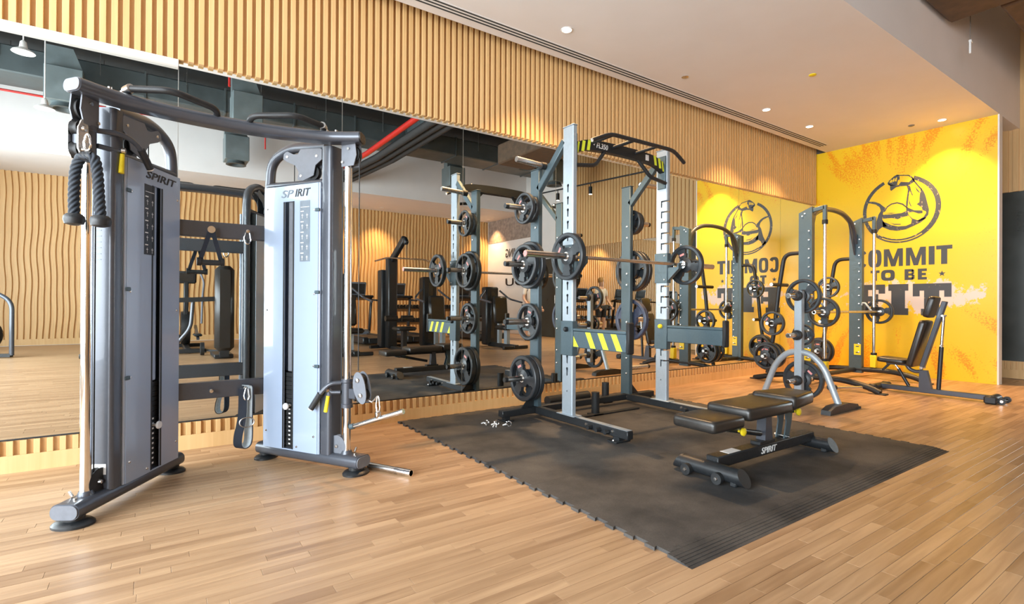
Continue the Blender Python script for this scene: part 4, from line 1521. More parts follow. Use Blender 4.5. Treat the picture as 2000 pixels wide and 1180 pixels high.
    # J-hook
    jh = MB().span((X - .0285, 3.104, 1.195), (X + .0285, 3.250, 1.470), .004).build('j_hook', MT['bluegrey'], rk)
    MB().prism([(3.106, 1.335), (3.005, 1.335), (2.995, 1.370), (2.985, 1.370), (2.985, 1.320), (3.106, 1.215)], (X - .020, 0, 0), (0, 1, 0), (0, 0, 1), .040).build('hook_shelf', MT['bluegrey'], jh)
    b = MB()
    for z in (1.225, 1.445):
        b.lathe([(.001, 0), (.009, 0), (.007, .006), (.001, .007)], (X - .0285, 3.135, z), (-1, 0, 0), 10)
    b.build('hook_bolt', MT['steel'], jh)
# rear ties and bar holders
MB().span((RX0 + .03, 3.590, .050), (RX1 - .03, 3.650, .105), .004).build('rear_tie', MT['blackmetal'], rk)
MB().span((RX0 + .10, 3.330, ZB), (3.76, 3.375, ZB + .014), .003).build('floor_strip', MT['blackmetal'], rk)
for X, Y in ((3.235, 3.375), (3.72, 3.74)):
    h_ = MB().cyl((X, Y, ZB + .004), (X, Y, .215), .036, 22).build('bar_holder', MT['black'], rk)
    MB().span((X - .06, Y - .045, ZB), (X + .06, Y + .045, ZB + .016), .003).build('holder_base', MT['blackmetal'], h_)
# sled roller lying by the plinth
rl = thing('foam_roller', 'black roller lying on the mat against the plinth behind the half rack', 'roller', (3.42, 3.93, TZ))
MB().cyl((3.13, 3.93, TZ + .046), (3.68, 3.955, TZ + .046), .045, 22).build('tube', MT['rubber'], rl)
MB().cyl((3.665, 3.954, TZ + .046), (3.69, 3.956, TZ + .046), .038, 20).build('end_ring', MT['black'], rl)

# pull-up frame between the front posts
bm_pts = smooth_path([(RX0 + .02, 3.165, 2.255), (RX0 + .16, 3.165, 2.300), (RX0 + .36, 3.165, 2.315), (RC, 3.165, 2.318), (RX1 - .36, 3.165, 2.315), (RX1 - .16, 3.165, 2.300), (RX1 - .02, 3.165, 2.245)], 5)
vs, fs = [], []
for p_ in bm_pts:
    for dy, dz in ((-.025, -.042), (.025, -.042), (.025, .042), (-.025, .042)):
        vs.append((p_.x, p_.y + dy, p_.z + dz))
n_ = len(bm_pts)
for i in range(n_ - 1):
    for k in range(4):
        fs.append((i * 4 + k, i * 4 + (k + 1) % 4, (i + 1) * 4 + (k + 1) % 4, (i + 1) * 4 + k))
fs += [(0, 1, 2, 3), ((n_ - 1) * 4 + 3, (n_ - 1) * 4 + 2, (n_ - 1) * 4 + 1, (n_ - 1) * 4)]
pb = MB().add(vs, fs).build('pull_up_beam', MT['blackmetal'], rk)


def beam_z(x):
    for a, c in zip(bm_pts, bm_pts[1:]):
        if a.x <= x <= c.x:
            return a.z + (c.z - a.z) * (x - a.x) / (c.x - a.x)
    return 2.25


for x in (RX0 + .035, RX0 + .085, RX0 + .145, RX1 - .165, RX1 - .105, RX1 - .055):
    sg = 1 if x < RC else -1
    w_ = .032 if abs(x - RC) < .50 else .020
    z0_, z1_ = beam_z(x) - .041, beam_z(x + sg * .018) + .041
    MB().add([(x, 3.1388, z0_), (x + w_, 3.1388, z0_), (x + w_ + sg * .016, 3.1388, z1_), (x + sg * .016, 3.1388, z1_)], [(0, 1, 2, 3)]).build('hazard_stripe', MT['lime'], pb, 0)
place_text('model_lettering', 'FL350', pb, (RX0 + .255, 3.1395, beam_z(RX0 + .26) - .018), (1, 0, -.02), (0, 0, 1), .130, .044, MT['whitelabel'], .15, .012)
MB().box((RX0 + .228, 3.138, beam_z(RX0 + .22) + .030), (.034, .003, .052), .001, Matrix.Rotation(.5, 3, 'Y')).build('tag_patch', MT['whitelabel'], pb)
MB().span((RX1 - .285, 3.1375, 2.285), (RX1 - .245, 3.140, 2.335)).build('tag_patch', MT['whitelabel'], pb, 0)
for X, s in ((RX0, 1), (RX1, -1)):
    MB().span((X + s * .022, 3.125, 2.065), (X + s * .034, 3.215, 2.365), .002).build('mount_plate', MT['bluegrey'], pb)
fbz, fby = 2.335, 2.915
gb = MB().tube(round_path([(RC - .555, fby + .02, fbz - .075), (RC - .385, fby, fbz), (RC + .385, fby, fbz), (RC + .555, fby + .02, fbz - .075)], .07, 6), .0165, 14).build('pull_up_grip', MT['blackmetal'], rk)
MB().cyl((RC + .555, fby + .02, fbz - .075), (RC + .559, fby + .0204, fbz - .0767), .0150, 12).build('grip_cap', MT['steel'], gb)
MB().cyl((RC - .555, fby + .02, fbz - .075), (RC - .559, fby + .0204, fbz - .0767), .0150, 12).build('grip_cap', MT['steel'], gb)
for x in (RC - .36, RC - .12, RC + .16):
    MB().cyl((x, 3.15, fbz - .008), (x + .012, fby, fbz), .0150, 12).build('grip_link', MT['blackmetal'], rk)
for s in (-1, 1):
    X = RX0 if s < 0 else RX1
    MB().tube(round_path([(RC + s * .20, 3.16, 2.285), (RC + s * .335, 3.13, 2.140), (X - s * .025, 3.13, 2.112)], .05, 6), .0165, 12).build('neutral_grip', MT['blackmetal'], rk)

# ---- barbell in the J-hooks
BY, BZ = 3.030, 1.362
bl = thing('barbell', 'long steel barbell with a plate on each sleeve resting in the rack hooks', 'barbell', (RC, BY, BZ))
MB().cyl((RC - .665, BY, BZ), (RC + .665, BY, BZ), .0140, 18).build('shaft', MT['steel'], bl)
for s in (-1, 1):
    sv = MB().cyl((RC + s * .675, BY, BZ), (RC + s * 1.118, BY, BZ), .0245, 22).build('sleeve', MT['steel'], bl)
    MB().lathe([(.014, 0), (.036, 0), (.036, .026), (.0245, .030)], (RC + s * .655, BY, BZ), (s, 0, 0), 22).build('collar', MT['chrome'], sv)
    MB().cyl((RC + s * 1.118, BY, BZ), (RC + s * 1.121, BY, BZ), .0215, 20).build('end_cap', MT['redlabel'], sv)
GP = 'black tri-grip plates'
plate('bar', .182, .046, RC - .712, BY, BZ - .0012, .55, 'black plate on the barbell sleeve in front of the storage pegs', GP)
plate('bar', .182, .046, RC + .712, BY, BZ - .0012, 1.25, 'black plate on the barbell sleeve towards the yellow wall', GP)
# ---- plates on the rack's own pegs
PX = RX0 - .0225 - .022
plate('p', .115, .034, PX - .020, 3.622, 1.8185, .3, 'small plate against the post on the top left peg of the half rack', GP)
plate('p', .135, .036, PX - .082, 3.622, 1.8185, .9, 'outer small plate on the top left peg of the half rack', GP)
plate('p', .205, .044, PX - .024, 3.622, 1.3325, .2, 'larger plate against the post on the second left peg of the half rack', GP)
plate('p', .178, .044, PX - .078, 3.622, 1.3325, .75, 'outer plate on the second left peg of the half rack', GP)
plate('p', .160, .040, PX - .032, 3.622, .8415, 1.9, 'single plate on the third left peg of the half rack', GP)
plate('p', .196, .046, PX - .025, 3.622, .3555, .4, 'plate against the post on the lowest left peg of the half rack', GP)
plate('p', .196, .048, PX - .080, 3.622, .3555, 1.15, 'outer plate on the lowest left peg of the half rack', GP)
PX = RX1 + .0225 + .022
plate('p', .125, .036, PX + .020, 3.622, 1.8185, .3, 'inner small plate on the top right peg of the half rack', GP)
plate('p', .115, .034, PX + .066, 3.622, 1.8185, .8, 'outer small plate on the top right peg of the half rack', GP)
plate('p', .205, .046, PX + .026, 3.622, 1.3325, .55, 'plate with red patch against the second right peg post of the half rack', GP)
plate('p', .205, .046, PX + .080, 3.622, 1.3325, 1.3, 'outer plate on the second right peg of the half rack', GP)
plate('p', .205, .046, PX + .026, 3.622, .8415, .35, 'bluish plate on the third right peg of the half rack', GP, 'plateblue')

# ---- spring clips left on the mat
cp0 = None
for i, (x, y, a) in enumerate(((2.215, 3.560, .2), (2.285, 3.520, 1.4), (2.345, 3.430, .7), (2.255, 3.490, 2.4))):
    Rz = Matrix.Translation(Vector((x, y, TZ + .0225))) @ Matrix.Rotation(a, 4, 'Z')
    b = MB(Rz)
    sp_ = [(.006 * k / 10 - .010, .020 * math.cos(2 * PI * k / 10), .020 * math.sin(2 * PI * k / 10)) for k in range(32)]
    b.tube([(sp_[0][0], .020, .002), *sp_, (sp_[-1][0], sp_[-1][1] + .01, sp_[-1][2])], .0022, 6)
    c_ = b.build('spring_clip', MT['chrome'])
    tag(c_, 'chrome spring collar lying on the mat beside the rack foot', 'collar clip', 'spring collars on the mat')
    MB(Rz).tube([(-.010, .020, .000), (-.012, .050, -.012)], .0050, 8).tube([(.010, .018, -.008), (.014, .044, -.015)], .0050, 8).build('clip_grip', MT['whitelabel'], c_)


# ================================================================== flat bench on the mat
bn = thing('flat_bench', 'black padded flat bench with yellow knobs standing on the rubber mat', 'bench', (3.12, 1.79, TZ))
BYc = 1.785
sp = MB().span((2.62, BYc - .040, .072), (3.72, BYc + .040, .138), .006).build('spine', MT['blackmetal'], bn)
place_text('brand_lettering', 'SPIRIT', sp, (3.06, BYc - .0405, .086), (1, 0, 0), (0, 0, 1), .175, .038, MT['whitelabel'], .25, .012)
MB().span((2.74, BYc - .030, .1375), (2.86, BYc + .030, .1392)).build('rating_label', MT['whitelabel'], sp, 0)
ff = MB().tube([(2.605, 1.615, .068), (2.605, 1.960, .068)], .046, 20, .044, (0, 0, 1)).build('front_foot', MT['blackmetal'], bn)
rf = MB().tube([(3.725, 1.665, .068), (3.725, 1.910, .068)], .046, 20, .044, (0, 0, 1)).build('rear_foot', MT['blackmetal'], bn)
for f_, X, ya, yb in ((ff, 2.605, 1.615, 1.960), (rf, 3.725, 1.665, 1.910)):
    for yy, s in ((ya, -1), (yb, 1)):
        b = MB()
        vs, fs = [], []
        seg = 18
        for k in range(seg):
            t = 2 * PI * k / seg
            c, sn = math.cos(t) * .047, math.sin(t) * .045
            vs.append((X + c, yy - s * .006, .068 + sn))
        for k in range(seg):
            t = 2 * PI * k / seg
            c, sn = math.cos(t) * .047, math.sin(t) * .045
            vs.append((X + c, yy + s * (.036 - sn * .60), .068 + sn))
        fs = [(k, (k + 1) % seg, seg + (k + 1) % seg, seg + k) for k in range(seg)] + [tuple(range(seg)), tuple(range(seg, 2 * seg))]
        MB().add(vs, fs).build('foot_cap', MT['blackmetal'], f_)
        MB().span((X - .034, yy - .03 if s > 0 else yy - .008, TZ + .0006), (X + .034, yy + .008 if s > 0 else yy + .03, .050), .006).build('rubber_foot', MT['rubber'], f_)
for yy in (1.70, 1.90):
    w_ = MB().cyl((2.560, yy, TZ + .033), (2.530, yy, TZ + .033), .032, 20).build('transport_wheel', MT['black'], ff)
    MB().lathe([(.001, 0), (.012, 0), (.009, .008), (.001, .009)], (2.530, yy, TZ + .033), (-1, 0, 0), 12).build('axle_bolt', MT['steel'], w_)
MB().prism([(-.045, 0), (.045, 0), (.028, .195), (-.028, .195)], (3.165, BYc + .030, .136), (1, 0, 0), (0, 0, 1), .060).build('post', MT['gun'], bn)
MB().span((3.06, BYc - .033, .136), (3.235, BYc + .033, .158), .003).build('post_base', MT['blackmetal'], bn)
for dy in (-.030, .022):
    MB().prism([(3.350, .345), (3.455, .345), (3.440, .250), (3.405, .136), (3.345, .136), (3.375, .240)], (0, BYc + dy + .008, 0), (1, 0, 0), (0, 0, 1), .008).build('rear_bracket', MT['bluegrey'], bn)
MB().cyl((3.38, BYc - .05, .148), (3.38, BYc + .05, .148), .010, 12).build('pivot_bolt', MT['steel'], bn)
ad = MB().cyl((2.640, BYc - .030, .302), (3.085, BYc - .015, .205), .0175, 16).build('adjuster_tube', MT['blackmetal'], bn)
MB().cyl((2.632, BYc - .031, .303), (2.700, BYc - .028, .288), .0215, 16).build('adjuster_sleeve', MT['steel'], ad)
for c0, c1 in (((2.815, BYc - .036, .262), (2.815, BYc - .075, .262)), ((3.475, BYc - .020, .300), (3.475, BYc - .085, .300))):
    k_ = MB().lathe([(.008, 0), (.008, .018), (.015, .022), (.024, .032), (.024, .042), (.014, .048)], c0, (0, -1, 0), 10).build('yellow_knob', MT['yellowplastic'], bn)
MB().cyl((3.42, BYc - .02, .300), (3.49, BYc - .02, .300), .012, 12).build('pin_tube', MT['blackmetal'], bn)
MB().span((2.52, BYc - .022, .305), (3.42, BYc + .022, .335), .004).build('pad_rail', MT['blackmetal'], bn)
MB().span((2.60, BYc - .055, .292), (2.74, BYc + .055, .310), .003).build('seat_bracket', MT['bluegrey'], bn)


def pad(x0, x1, w, z0, z1, taper=0.0, back=0.0):
    """stuffed rectangular cushion along X with soft edges; taper narrows the far end"""
    b = MB()
    seg = 8
    L, H = x1 - x0, z1 - z0
    rings = []
    prof = [(.93, 0.0), (.985, .10), (1.0, .30), (1.0, .62), (.985, .84), (.94, .96), (.86, 1.0)]
    for k, h in prof:
        pts = []
        ins = (1 - k) * w * .5
        X0, X1 = x0 + ins, x1 - ins
        r = .022
        for (cx, sx, hw, a0) in ((X1, 1, w / 2 * (1 - taper), -90), (X1, 1, w / 2 * (1 - taper), 0), (X0, -1, w / 2, 90), (X0, -1, w / 2, 180)):
            sy = -1 if a0 in (-90, 180) else 1
            cxx, cyy = cx - sx * r, sy * (hw - ins - r)
            for j in range(4):
                a = math.radians(a0 + 90 * j / 3)
                pts.append((cxx + r * math.cos(a), BYc + cyy + r * math.sin(a), z0 + H * h))
        rings.append(pts)
    n = len(rings[0])
    vs = [p for r_ in rings for p in r_]
    fs = [(i * n + k, i * n + (k + 1) % n, (i + 1) * n + (k + 1) % n, (i + 1) * n + k) for i in range(len(rings) - 1) for k in range(n)]
    fs += [tuple(range(n))[::-1], tuple(range((len(rings) - 1) * n, len(rings) * n))]
    return b.add(vs, fs)


pad(2.440, 2.735, .275, .310, .375).build('seat_pad', MT['pad'], bn, 50)
pad(2.765, 3.245, .285, .338, .410).build('back_pad', MT['pad'], bn, 50)
pad(3.255, 3.590, .290, .352, .432, .30).build('head_pad', MT['pad'], bn, 50)
b = MB()
for x in (2.655, 2.70):
    b.lathe([(.001, 0), (.010, 0), (.010, .012), (.001, .014)], (x, BYc - .056, .300), (0, -1, 0), 10)
b.build('seat_bolt', MT['steel'], bn)


# ================================================================== plate tree with an arched silver leg
tx, ty = 5.30, 2.635
tr = thing('plate_tree', 'silver plate tree with an arched leg and chrome pegs behind the bench', 'plate rack', (tx, ty, 0))
MB().box((tx, ty, .640), (.060, .075, 1.00), .006).build('post', MT['silver'], tr)
MB().span((tx - .032, ty - .039, 1.140), (tx + .032, ty + .039, 1.146), .002).build('post_cap', MT['guncap'], tr)
MB().tube(round_path([(tx, ty - .365, .060), (tx, ty - .235, .40), (tx, ty - .12, .515), (tx, ty, .540), (tx, ty + .12, .515), (tx, ty + .235, .40), (tx, ty + .365, .060)], .14, 8), .030, 18).build('arched_leg', MT['silver'], tr)
for s in (-1, 1):
    y = ty + s * .375
    f_ = MB().prism([(-.30, 0), (.30, 0), (.26, .050), (.07, .078), (-.20, .070), (-.29, .040)], (tx + .02, y + .042, .0005), (1, 0, 0), (0, 0, 1), .084).build('foot', MT['blackmetal'], tr)
    b = MB()
    for k in range(4):
        b.span((tx + .24 + k * .028, y - .046, .0005), (tx + .254 + k * .028, y + .046, .022))
    b.build('foot_rib', MT['rubber'], f_)
for z in (1.09, .700, .250):
    pg = MB().cyl((tx + .03, ty, z), (tx + .235, ty, z), .0240, 18).cyl((tx - .03, ty, z), (tx - .215, ty, z), .0240, 18).build('peg', MT['steel'], tr)
    MB().lathe([(.026, 0), (.050, 0), (.050, .030), (.034, .045)], (tx - .030, ty, z), (-1, 0, 0), 18).lathe([(.026, 0), (.050, 0), (.050, .020), (.034, .024)], (tx + .030, ty, z), (1, 0, 0), 18).build('peg_flange', MT['rubber'], pg)
    MB().cyl((tx - .215, ty, z), (tx - .222, ty, z), .0215, 16).build('peg_end', MT['chrome'], pg)
sp_ = MB().cyl((tx + .02, ty - .275, .215), (tx + .09, ty - .290, .205), .030, 16).build('bar_socket', MT['rubber'], tr)
MB().cyl((tx + .08, ty - .288, .206), (tx + .43, ty - .385, .190), .0155, 16).build('side_peg', MT['chrome'], sp_)
plate('t', .172, .046, tx + .082, ty, 1.0885, .3, 'black ring plate on the top peg of the silver plate tree', GP)
plate('t', .105, .036, tx + .078, ty, .6985, .9, 'small plate on the middle peg of the silver plate tree', GP)
plate('t', .196, .048, tx + .083, ty, .2485, 2.3, 'large plate on the lowest peg of the silver plate tree', GP)


# ================================================================== smith machine by the yellow wall
SX0, SX1, SY = 6.70, 8.10, 3.245
sm = thing('smith_machine', 'dark grey smith machine with arched top bar in front of the yellow wall', 'smith machine', ((SX0 + SX1) / 2, SY, 0))
for s, X in ((-1, SX0), (1, SX1)):
    up = MB().prism([(3.165, .06), (3.325, .06), (3.325, 2.150), (3.165, 2.215)], (X - .035, 0, 0), (0, 1, 0), (0, 0, 1), .070).build('upright', MT['bluegrey'], sm)
    each('hook_stud', [MB().lathe([(.001, 0), (.014, 0), (.011, .016), (.001, .018)], (X - .035, 3.195, .35 + .112 * k), (-1, 0, 0), 10) for k in range(15)], MT['steel'], up)
    b = MB()
    for yy, zz in ((3.19, 2.16), (3.22, 2.13)):
        b.lathe([(.001, 0), (.012, 0), (.010, .008), (.001, .009)], (X - .035, yy + .06, zz - .02), (-1, 0, 0), 10)
    b.build('top_bolt', MT['steel'], up)
    # bracket and guide rod
    bk = MB().beam((X, 3.20, 2.165), (X, 3.030, 2.190), .040, .050, .005).span((X - .020, 3.008, 2.02), (X + .020, 3.052, 2.215), .006).build('rod_bracket', MT['bluegrey'], sm)
    MB().lathe([(.018, 0), (.032, 0), (.032, .05), (.018, .05)], (X, 3.030, 1.985), (0, 0, 1), 16).build('rod_cap', MT['black'], bk)
    MB().cyl((X, 3.030, .125), (X, 3.030, 2.05), .0200, 18).build('guide_rod', MT['chrome'], sm)
    ys_ = MB().box((X, 3.030, .235), (.075, .075, .170), .008).build('rod_stop', MT['yellowplastic'], sm)
    MB().lathe([(.021, 0), (.036, 0), (.036, .03), (.021, .03)], (X, 3.030, .322), (0, 0, 1), 16).build('stop_ring', MT['black'], ys_)
    MB().lathe([(.021, 0), (.030, 0), (.030, .03), (.021, .03)], (X, 3.030, .122), (0, 0, 1), 16).build('stop_ring', MT['black'], ys_)
    # yellow plate with two real slots cut through it
    xa, xb = X - .044, X - .0355
    MB().span((xa, 3.1725, .310), (xb, 3.195, .460)).span((xa, 3.235, .310), (xb, 3.2575, .460)).span((xa, 3.195, .310), (xb, 3.235, .335)).span((xa, 3.195, .350), (xb, 3.235, .420)).span((xa, 3.195, .435), (xb, 3.235, .460)).build('height_plate', MT['yellowplastic'], sm, 0)
    # foot: a low arched tube
    MB().tube(smooth_path([(X, 2.44, .018), (X, 2.60, .075), (X, 2.85, .115), (X, 3.20, .110), (X, 3.55, .100), (X, 3.80, .045), (X, 3.92, .016)], 5), .040, 14, .034, (0, 0, 1)).build('foot_tube', MT['blackmetal'], sm)
    for yy in (2.41, 3.93):
        MB().span((X - .045, yy - .035, 0.0005), (X + .045, yy + .035, .016), .005).build('foot_pad', MT['rubber'], sm)
    # bent storage tube behind the post
    tu = MB().tube(round_path([(X, 3.30, 1.655), (X, 3.52, 1.655), (X, 3.60, 1.15), (X, 3.645, .70), (X, 3.74, .10)], .12, 8), .026, 14).build('storage_tube', MT['blackmetal'], sm)
    for z, yy in ((1.26, 3.585), (.76, 3.640), (.33, 3.700)):
        for q in (-1, 1):
            pg = MB().cyl((X + q * .02, yy, z), (X + q * .190, yy, z), .0235, 16).build('storage_peg', MT['blackmetal'], sm)
            MB().cyl((X + q * .190, yy, z), (X + q * .196, yy, z), .021, 16).build('peg_end', MT['steel'], pg)
MB().tube(round_path([(SX0 + .03, 3.25, 1.86), (SX0 + .12, 3.25, 2.12), (SX0 + .38, 3.25, 2.24), ((SX0 + SX1) / 2, 3.25, 2.265), (SX1 - .38, 3.25, 2.24), (SX1 - .12, 3.25, 2.12), (SX1 - .03, 3.25, 1.86)], .2, 8), .032, 16).build('arched_bar', MT['gun'], sm)
for s, X in ((1, SX0 + .035), (-1, SX1 - .035)):
    MB().prism([(0, 1.70), (s * .02, 1.70), (s * .20, 2.13), (s * .08, 2.10), (0, 1.95)], (X, 3.258, 0), (1, 0, 0), (0, 0, 1), .016).build('gusset', MT['gun'], sm)
MB().tube([(SX0 + .02, 3.26, .10), (SX1 - .02, 3.26, .10)], .030, 14).build('floor_tie', MT['blackmetal'], sm)
sbz = .915
bs = MB().cyl((SX0 - .33, 3.000, sbz), (SX1 + .33, 3.000, sbz), .0150, 16).build('smith_bar', MT['steel'], sm)
for s, X in ((-1, SX0), (1, SX1)):
    MB().cyl((X + s * .045, 3.000, sbz), (X + s * .33, 3.000, sbz), .0240, 18).build('bar_sleeve', MT['steel'], bs)
    sl_ = MB().lathe([(.021, -.06), (.038, -.06), (.038, .06), (.021, .06)], (X, 3.030, sbz), (0, 0, 1), 18).build('bar_slider', MT['black'], bs)
    MB().tube([(X - s * .075, 3.02, sbz - .01), (X - s * .075, 3.075, sbz + .07), (X - s * .075, 3.110, sbz + .115), (X - s * .075, 3.140, sbz + .115), (X - s * .075, 3.150, sbz + .085)], .013, 10).build('rack_hook', MT['silver'], bs)
plate('s', .180, .046, SX0 - .095, 3.000, sbz - .0012, .4, 'plate on the smith machine bar towards the mirror corner', GP)
plate('s', .168, .046, SX1 + .095, 3.000, sbz - .0012, .9, 'plate on the smith machine bar next to the yellow wall', GP)
GS = 'plates stored on the smith machine'
plate('s', .158, .042, SX0 - .060, 3.640, .7585, .6, 'single plate on the middle outer peg of the smith machine', GS)
plate('s', .185, .046, SX0 - .060, 3.700, .3285, 1.0, 'plate nearest the tube on the lowest outer peg of the smith machine', GS)
plate('s', .165, .042, SX0 - .110, 3.700, .3285, 1.7, 'outermost plate on the lowest outer peg of the smith machine', GS)
plate('s', .170, .042, SX0 + .062, 3.700, .3285, .2, 'plate on the lowest inner peg beside the mirror corner', GS)
plate('s', .150, .042, SX1 - .060, 3.585, 1.2585, .6, 'plate on the top inner peg of the smith machine', GS)
plate('s', .195, .046, SX1 - .060, 3.700, .3285, .9, 'plate against the tube on the lowest inner peg by the yellow wall', GS)
plate('s', .180, .044, SX1 - .115, 3.700, .3285, 1.6, 'outer plate on the lowest inner peg by the yellow wall', GS)


# ================================================================== incline bench by the yellow wall
ibx = 7.12
ib = thing('incline_bench', 'black incline bench with raised backrest and rear wheels by the yellow wall', 'bench', (ibx, 2.05, 0))
S_ = lambda y, z, dx=0.0: (ibx + dx, y * .965, 1 - (1 - z) * .965)
MB().beam(S_(2.68, .0155), S_(1.62, .0155), .060, .054, .005).build('base_tube', MT['gun'], ib)
fr = MB().tube([(ibx - .19, 2.60, .045), (ibx + .19, 2.60, .045)], .036, 16, .036, (0, 0, 1)).build('front_foot', MT['blackmetal'], ib)
for s in (-1, 1):
    MB().box((ibx + s * .185, 2.60, .040), (.060, .095, .078), .014).build('foot_cap', MT['rubber'], fr)
rr = MB().tube([(ibx - .10, 1.575, .048), (ibx + .10, 1.575, .048)], .042, 16, .040, (0, 0, 1)).build('rear_foot', MT['blackmetal'], ib)
MB().box((ibx - .115, 1.580, .042), (.045, .105, .080), .014).build('foot_cap', MT['rubber'], rr)
for yy, dx in ((1.505, -.06), (1.505, .12)):
    w_ = MB().cyl((ibx + dx - .014, yy, .034), (ibx + dx + .014, yy, .034), .033, 20).build('wheel', MT['rubber'], ib)
    MB().cyl((ibx + dx - .017, yy, .034), (ibx + dx + .017, yy, .034), .014, 14).build('wheel_hub', MT['chrome'], w_)
MB().beam((ibx - .06, 1.56, .04), (ibx - .06, 1.50, .036), .012, .03).beam((ibx + .12, 1.56, .04), (ibx + .12, 1.50, .036), .012, .03).beam((ibx + .06, 1.565, .045), (ibx + .125, 1.565, .045), .02, .03).build('wheel_bracket', MT['blackmetal'], ib)
po = MB().prism([(S_(2.29, 0)[1], .070), (S_(2.17, 0)[1], .070), (S_(2.215, 0)[1], .275), (S_(2.285, 0)[1], .275)], (ibx - .030, 0, 0), (0, 1, 0), (0, 0, 1), .060).build('post', MT['gun'], ib)
bf = MB().beam(S_(2.265, .285), S_(2.055, 1.050), .060, .045, .005, (0, 1, 0)).build('back_frame', MT['gun'], ib)
MB().tube(round_path([S_(2.42, .300), S_(2.39, .245), S_(2.32, .220), S_(2.26, .240)], .04, 5), .020, 12).build('hinge_arm', MT['gun'], ib)
MB().cyl(S_(2.262, .275, -.05), S_(2.262, .275, .05), .016, 14).build('hinge_bolt', MT['steel'], ib)


def slab_pad(name, y0, z0, y1, z1, w, th, off):
    """cushion lying along the line (y0,z0)-(y1,z1) in the bench plane, offset towards the sitter"""
    a, c = Vector(S_(y0, z0)), Vector(S_(y1, z1))
    d = (c - a).normalized()
    nrm = Vector((0, d.z, -d.y))
    Rm = Matrix((Vector((1, 0, 0)), d, nrm)).transposed()
    o = (a + c) / 2 + nrm * off
    L = (c - a).length
    b = MB()
    rings = [(.95, -.5), (1.0, -.34), (1.0, .2), (.975, .40), (.90, .5)]
    vs, fs = [], []
    for k, h in rings:
        for q in rrect(w * k, L - w * (1 - k), .035, 3):
            vs.append(o + Rm @ Vector((q[0], q[1], h * th)))
    n = len(vs) // len(rings)
    fs = [(i * n + k, i * n + (k + 1) % n, (i + 1) * n + (k + 1) % n, (i + 1) * n + k) for i in range(len(rings) - 1) for k in range(n)]
    fs += [tuple(range(n)), tuple(range((len(rings) - 1) * n, len(rings) * n))]
    return b.add(vs, fs).build(name, MT['pad'], ib, 50)


slab_pad('back_pad', 2.305, .270, 2.168, .815, .270, .060, .056)
slab_pad('head_pad', 2.155, .850, 2.090, 1.090, .220, .060, .056)
slab_pad('seat_pad', 2.400, .335, 2.685, .352, .270, .055, .004)
MB().beam(S_(2.40, .300), S_(2.62, .300), .045, .030, .004).build('seat_frame', MT['gun'], ib)
st_ = MB().cyl(S_(2.395, .045), S_(2.500, .240), .0175, 14).build('seat_strut', MT['blackmetal'], ib)
MB().cyl(S_(2.490, .225), S_(2.532, .285), .0120, 12).build('strut_rod', MT['chrome'], st_)
MB().beam(S_(2.665, .205), S_(2.585, .300), .024, .024, .003).build('seat_brace', MT['blackmetal'], ib)
bs_ = MB().cyl(S_(2.112, .045), S_(2.086, .530), .0210, 16).build('back_strut', MT['blackmetal'], ib)
MB().cyl(S_(2.087, .52), S_(2.066, .885), .0140, 14).build('strut_rod', MT['chrome'], bs_)
MB().cyl(S_(2.085, .545, -.04), S_(2.085, .545, .04), .008, 10).build('strut_pin', MT['steel'], bs_)
MB().cyl(S_(2.066, .885, -.05), S_(2.066, .885, .05), .013, 12).build('strut_bolt', MT['steel'], bs_)

# ================================================================== ceiling fittings over the mirror side
b0 = thing('linear_diffuser', 'long slotted air diffuser let into the ceiling beside the slats', 'air vent', (2.2, 3.82, SOF_Z))
MB().span((LEFT_X + .1, 3.765, SOF_Z - .0035), (8.42, 3.885, SOF_Z - .0005)).build('frame', MT['white'], b0, 0)
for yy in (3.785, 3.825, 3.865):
    MB().span((LEFT_X + .12, yy - .009, SOF_Z - .0050), (8.40, yy + .009, SOF_Z - .0030)).build('slot', MT['darkceil'], b0, 0)  # dark strips stand in for the shade inside black-painted slots
GD = 'recessed downlights in the mirror-side ceiling'
DL = [(3.005, 3.522), (6.274, 3.529), (7.343, 3.525), (8.480, 2.400)]
DLAB = ['recessed round downlight above the half rack', 'recessed round downlight above the plate tree side of the smith machine', 'recessed round downlight above the smith machine',
        'recessed round downlight close to the yellow wall edge']
for (x, y), lab in zip(DL, DLAB):
    d_ = thing('downlight', lab, 'ceiling light', (x, y, SOF_Z), GD)
    MB().lathe([(.040, -.001), (.052, -.001), (.052, -.006), (.044, -.008), (.040, -.003)], (x, y, SOF_Z), (0, 0, 1), 28).build('trim_ring', MT['wallwhite'], d_)
    MB().lathe([(.001, -.0035), (.041, -.0035), (.041, -.001), (.001, -.001)], (x, y, SOF_Z), (0, 0, 1), 28).build('lens', MT['lamp'], d_)
    spot_light('downlight_beam', (x, y, SOF_Z - .02), SPOT, (1.0, .60, .28), 1.7, .85, .04)
for x, y, lab, mt in ((5.717, 2.715, 'small yellowish sprinkler cap in the ceiling', 'yellowplastic'), (4.663, 3.523, 'small round sensor in the ceiling between downlights', 'steel'), (8.412, 2.712, 'small grey smoke detector near the yellow wall', 'guncap')):
    tag(MB().lathe([(.001, -.012), (.022, -.012), (.036, -.006), (.036, -.0005), (.001, -.0005)], (x, y, SOF_Z), (0, 0, 1), 20).build('ceiling_sensor', MT[mt]), lab, 'sensor')
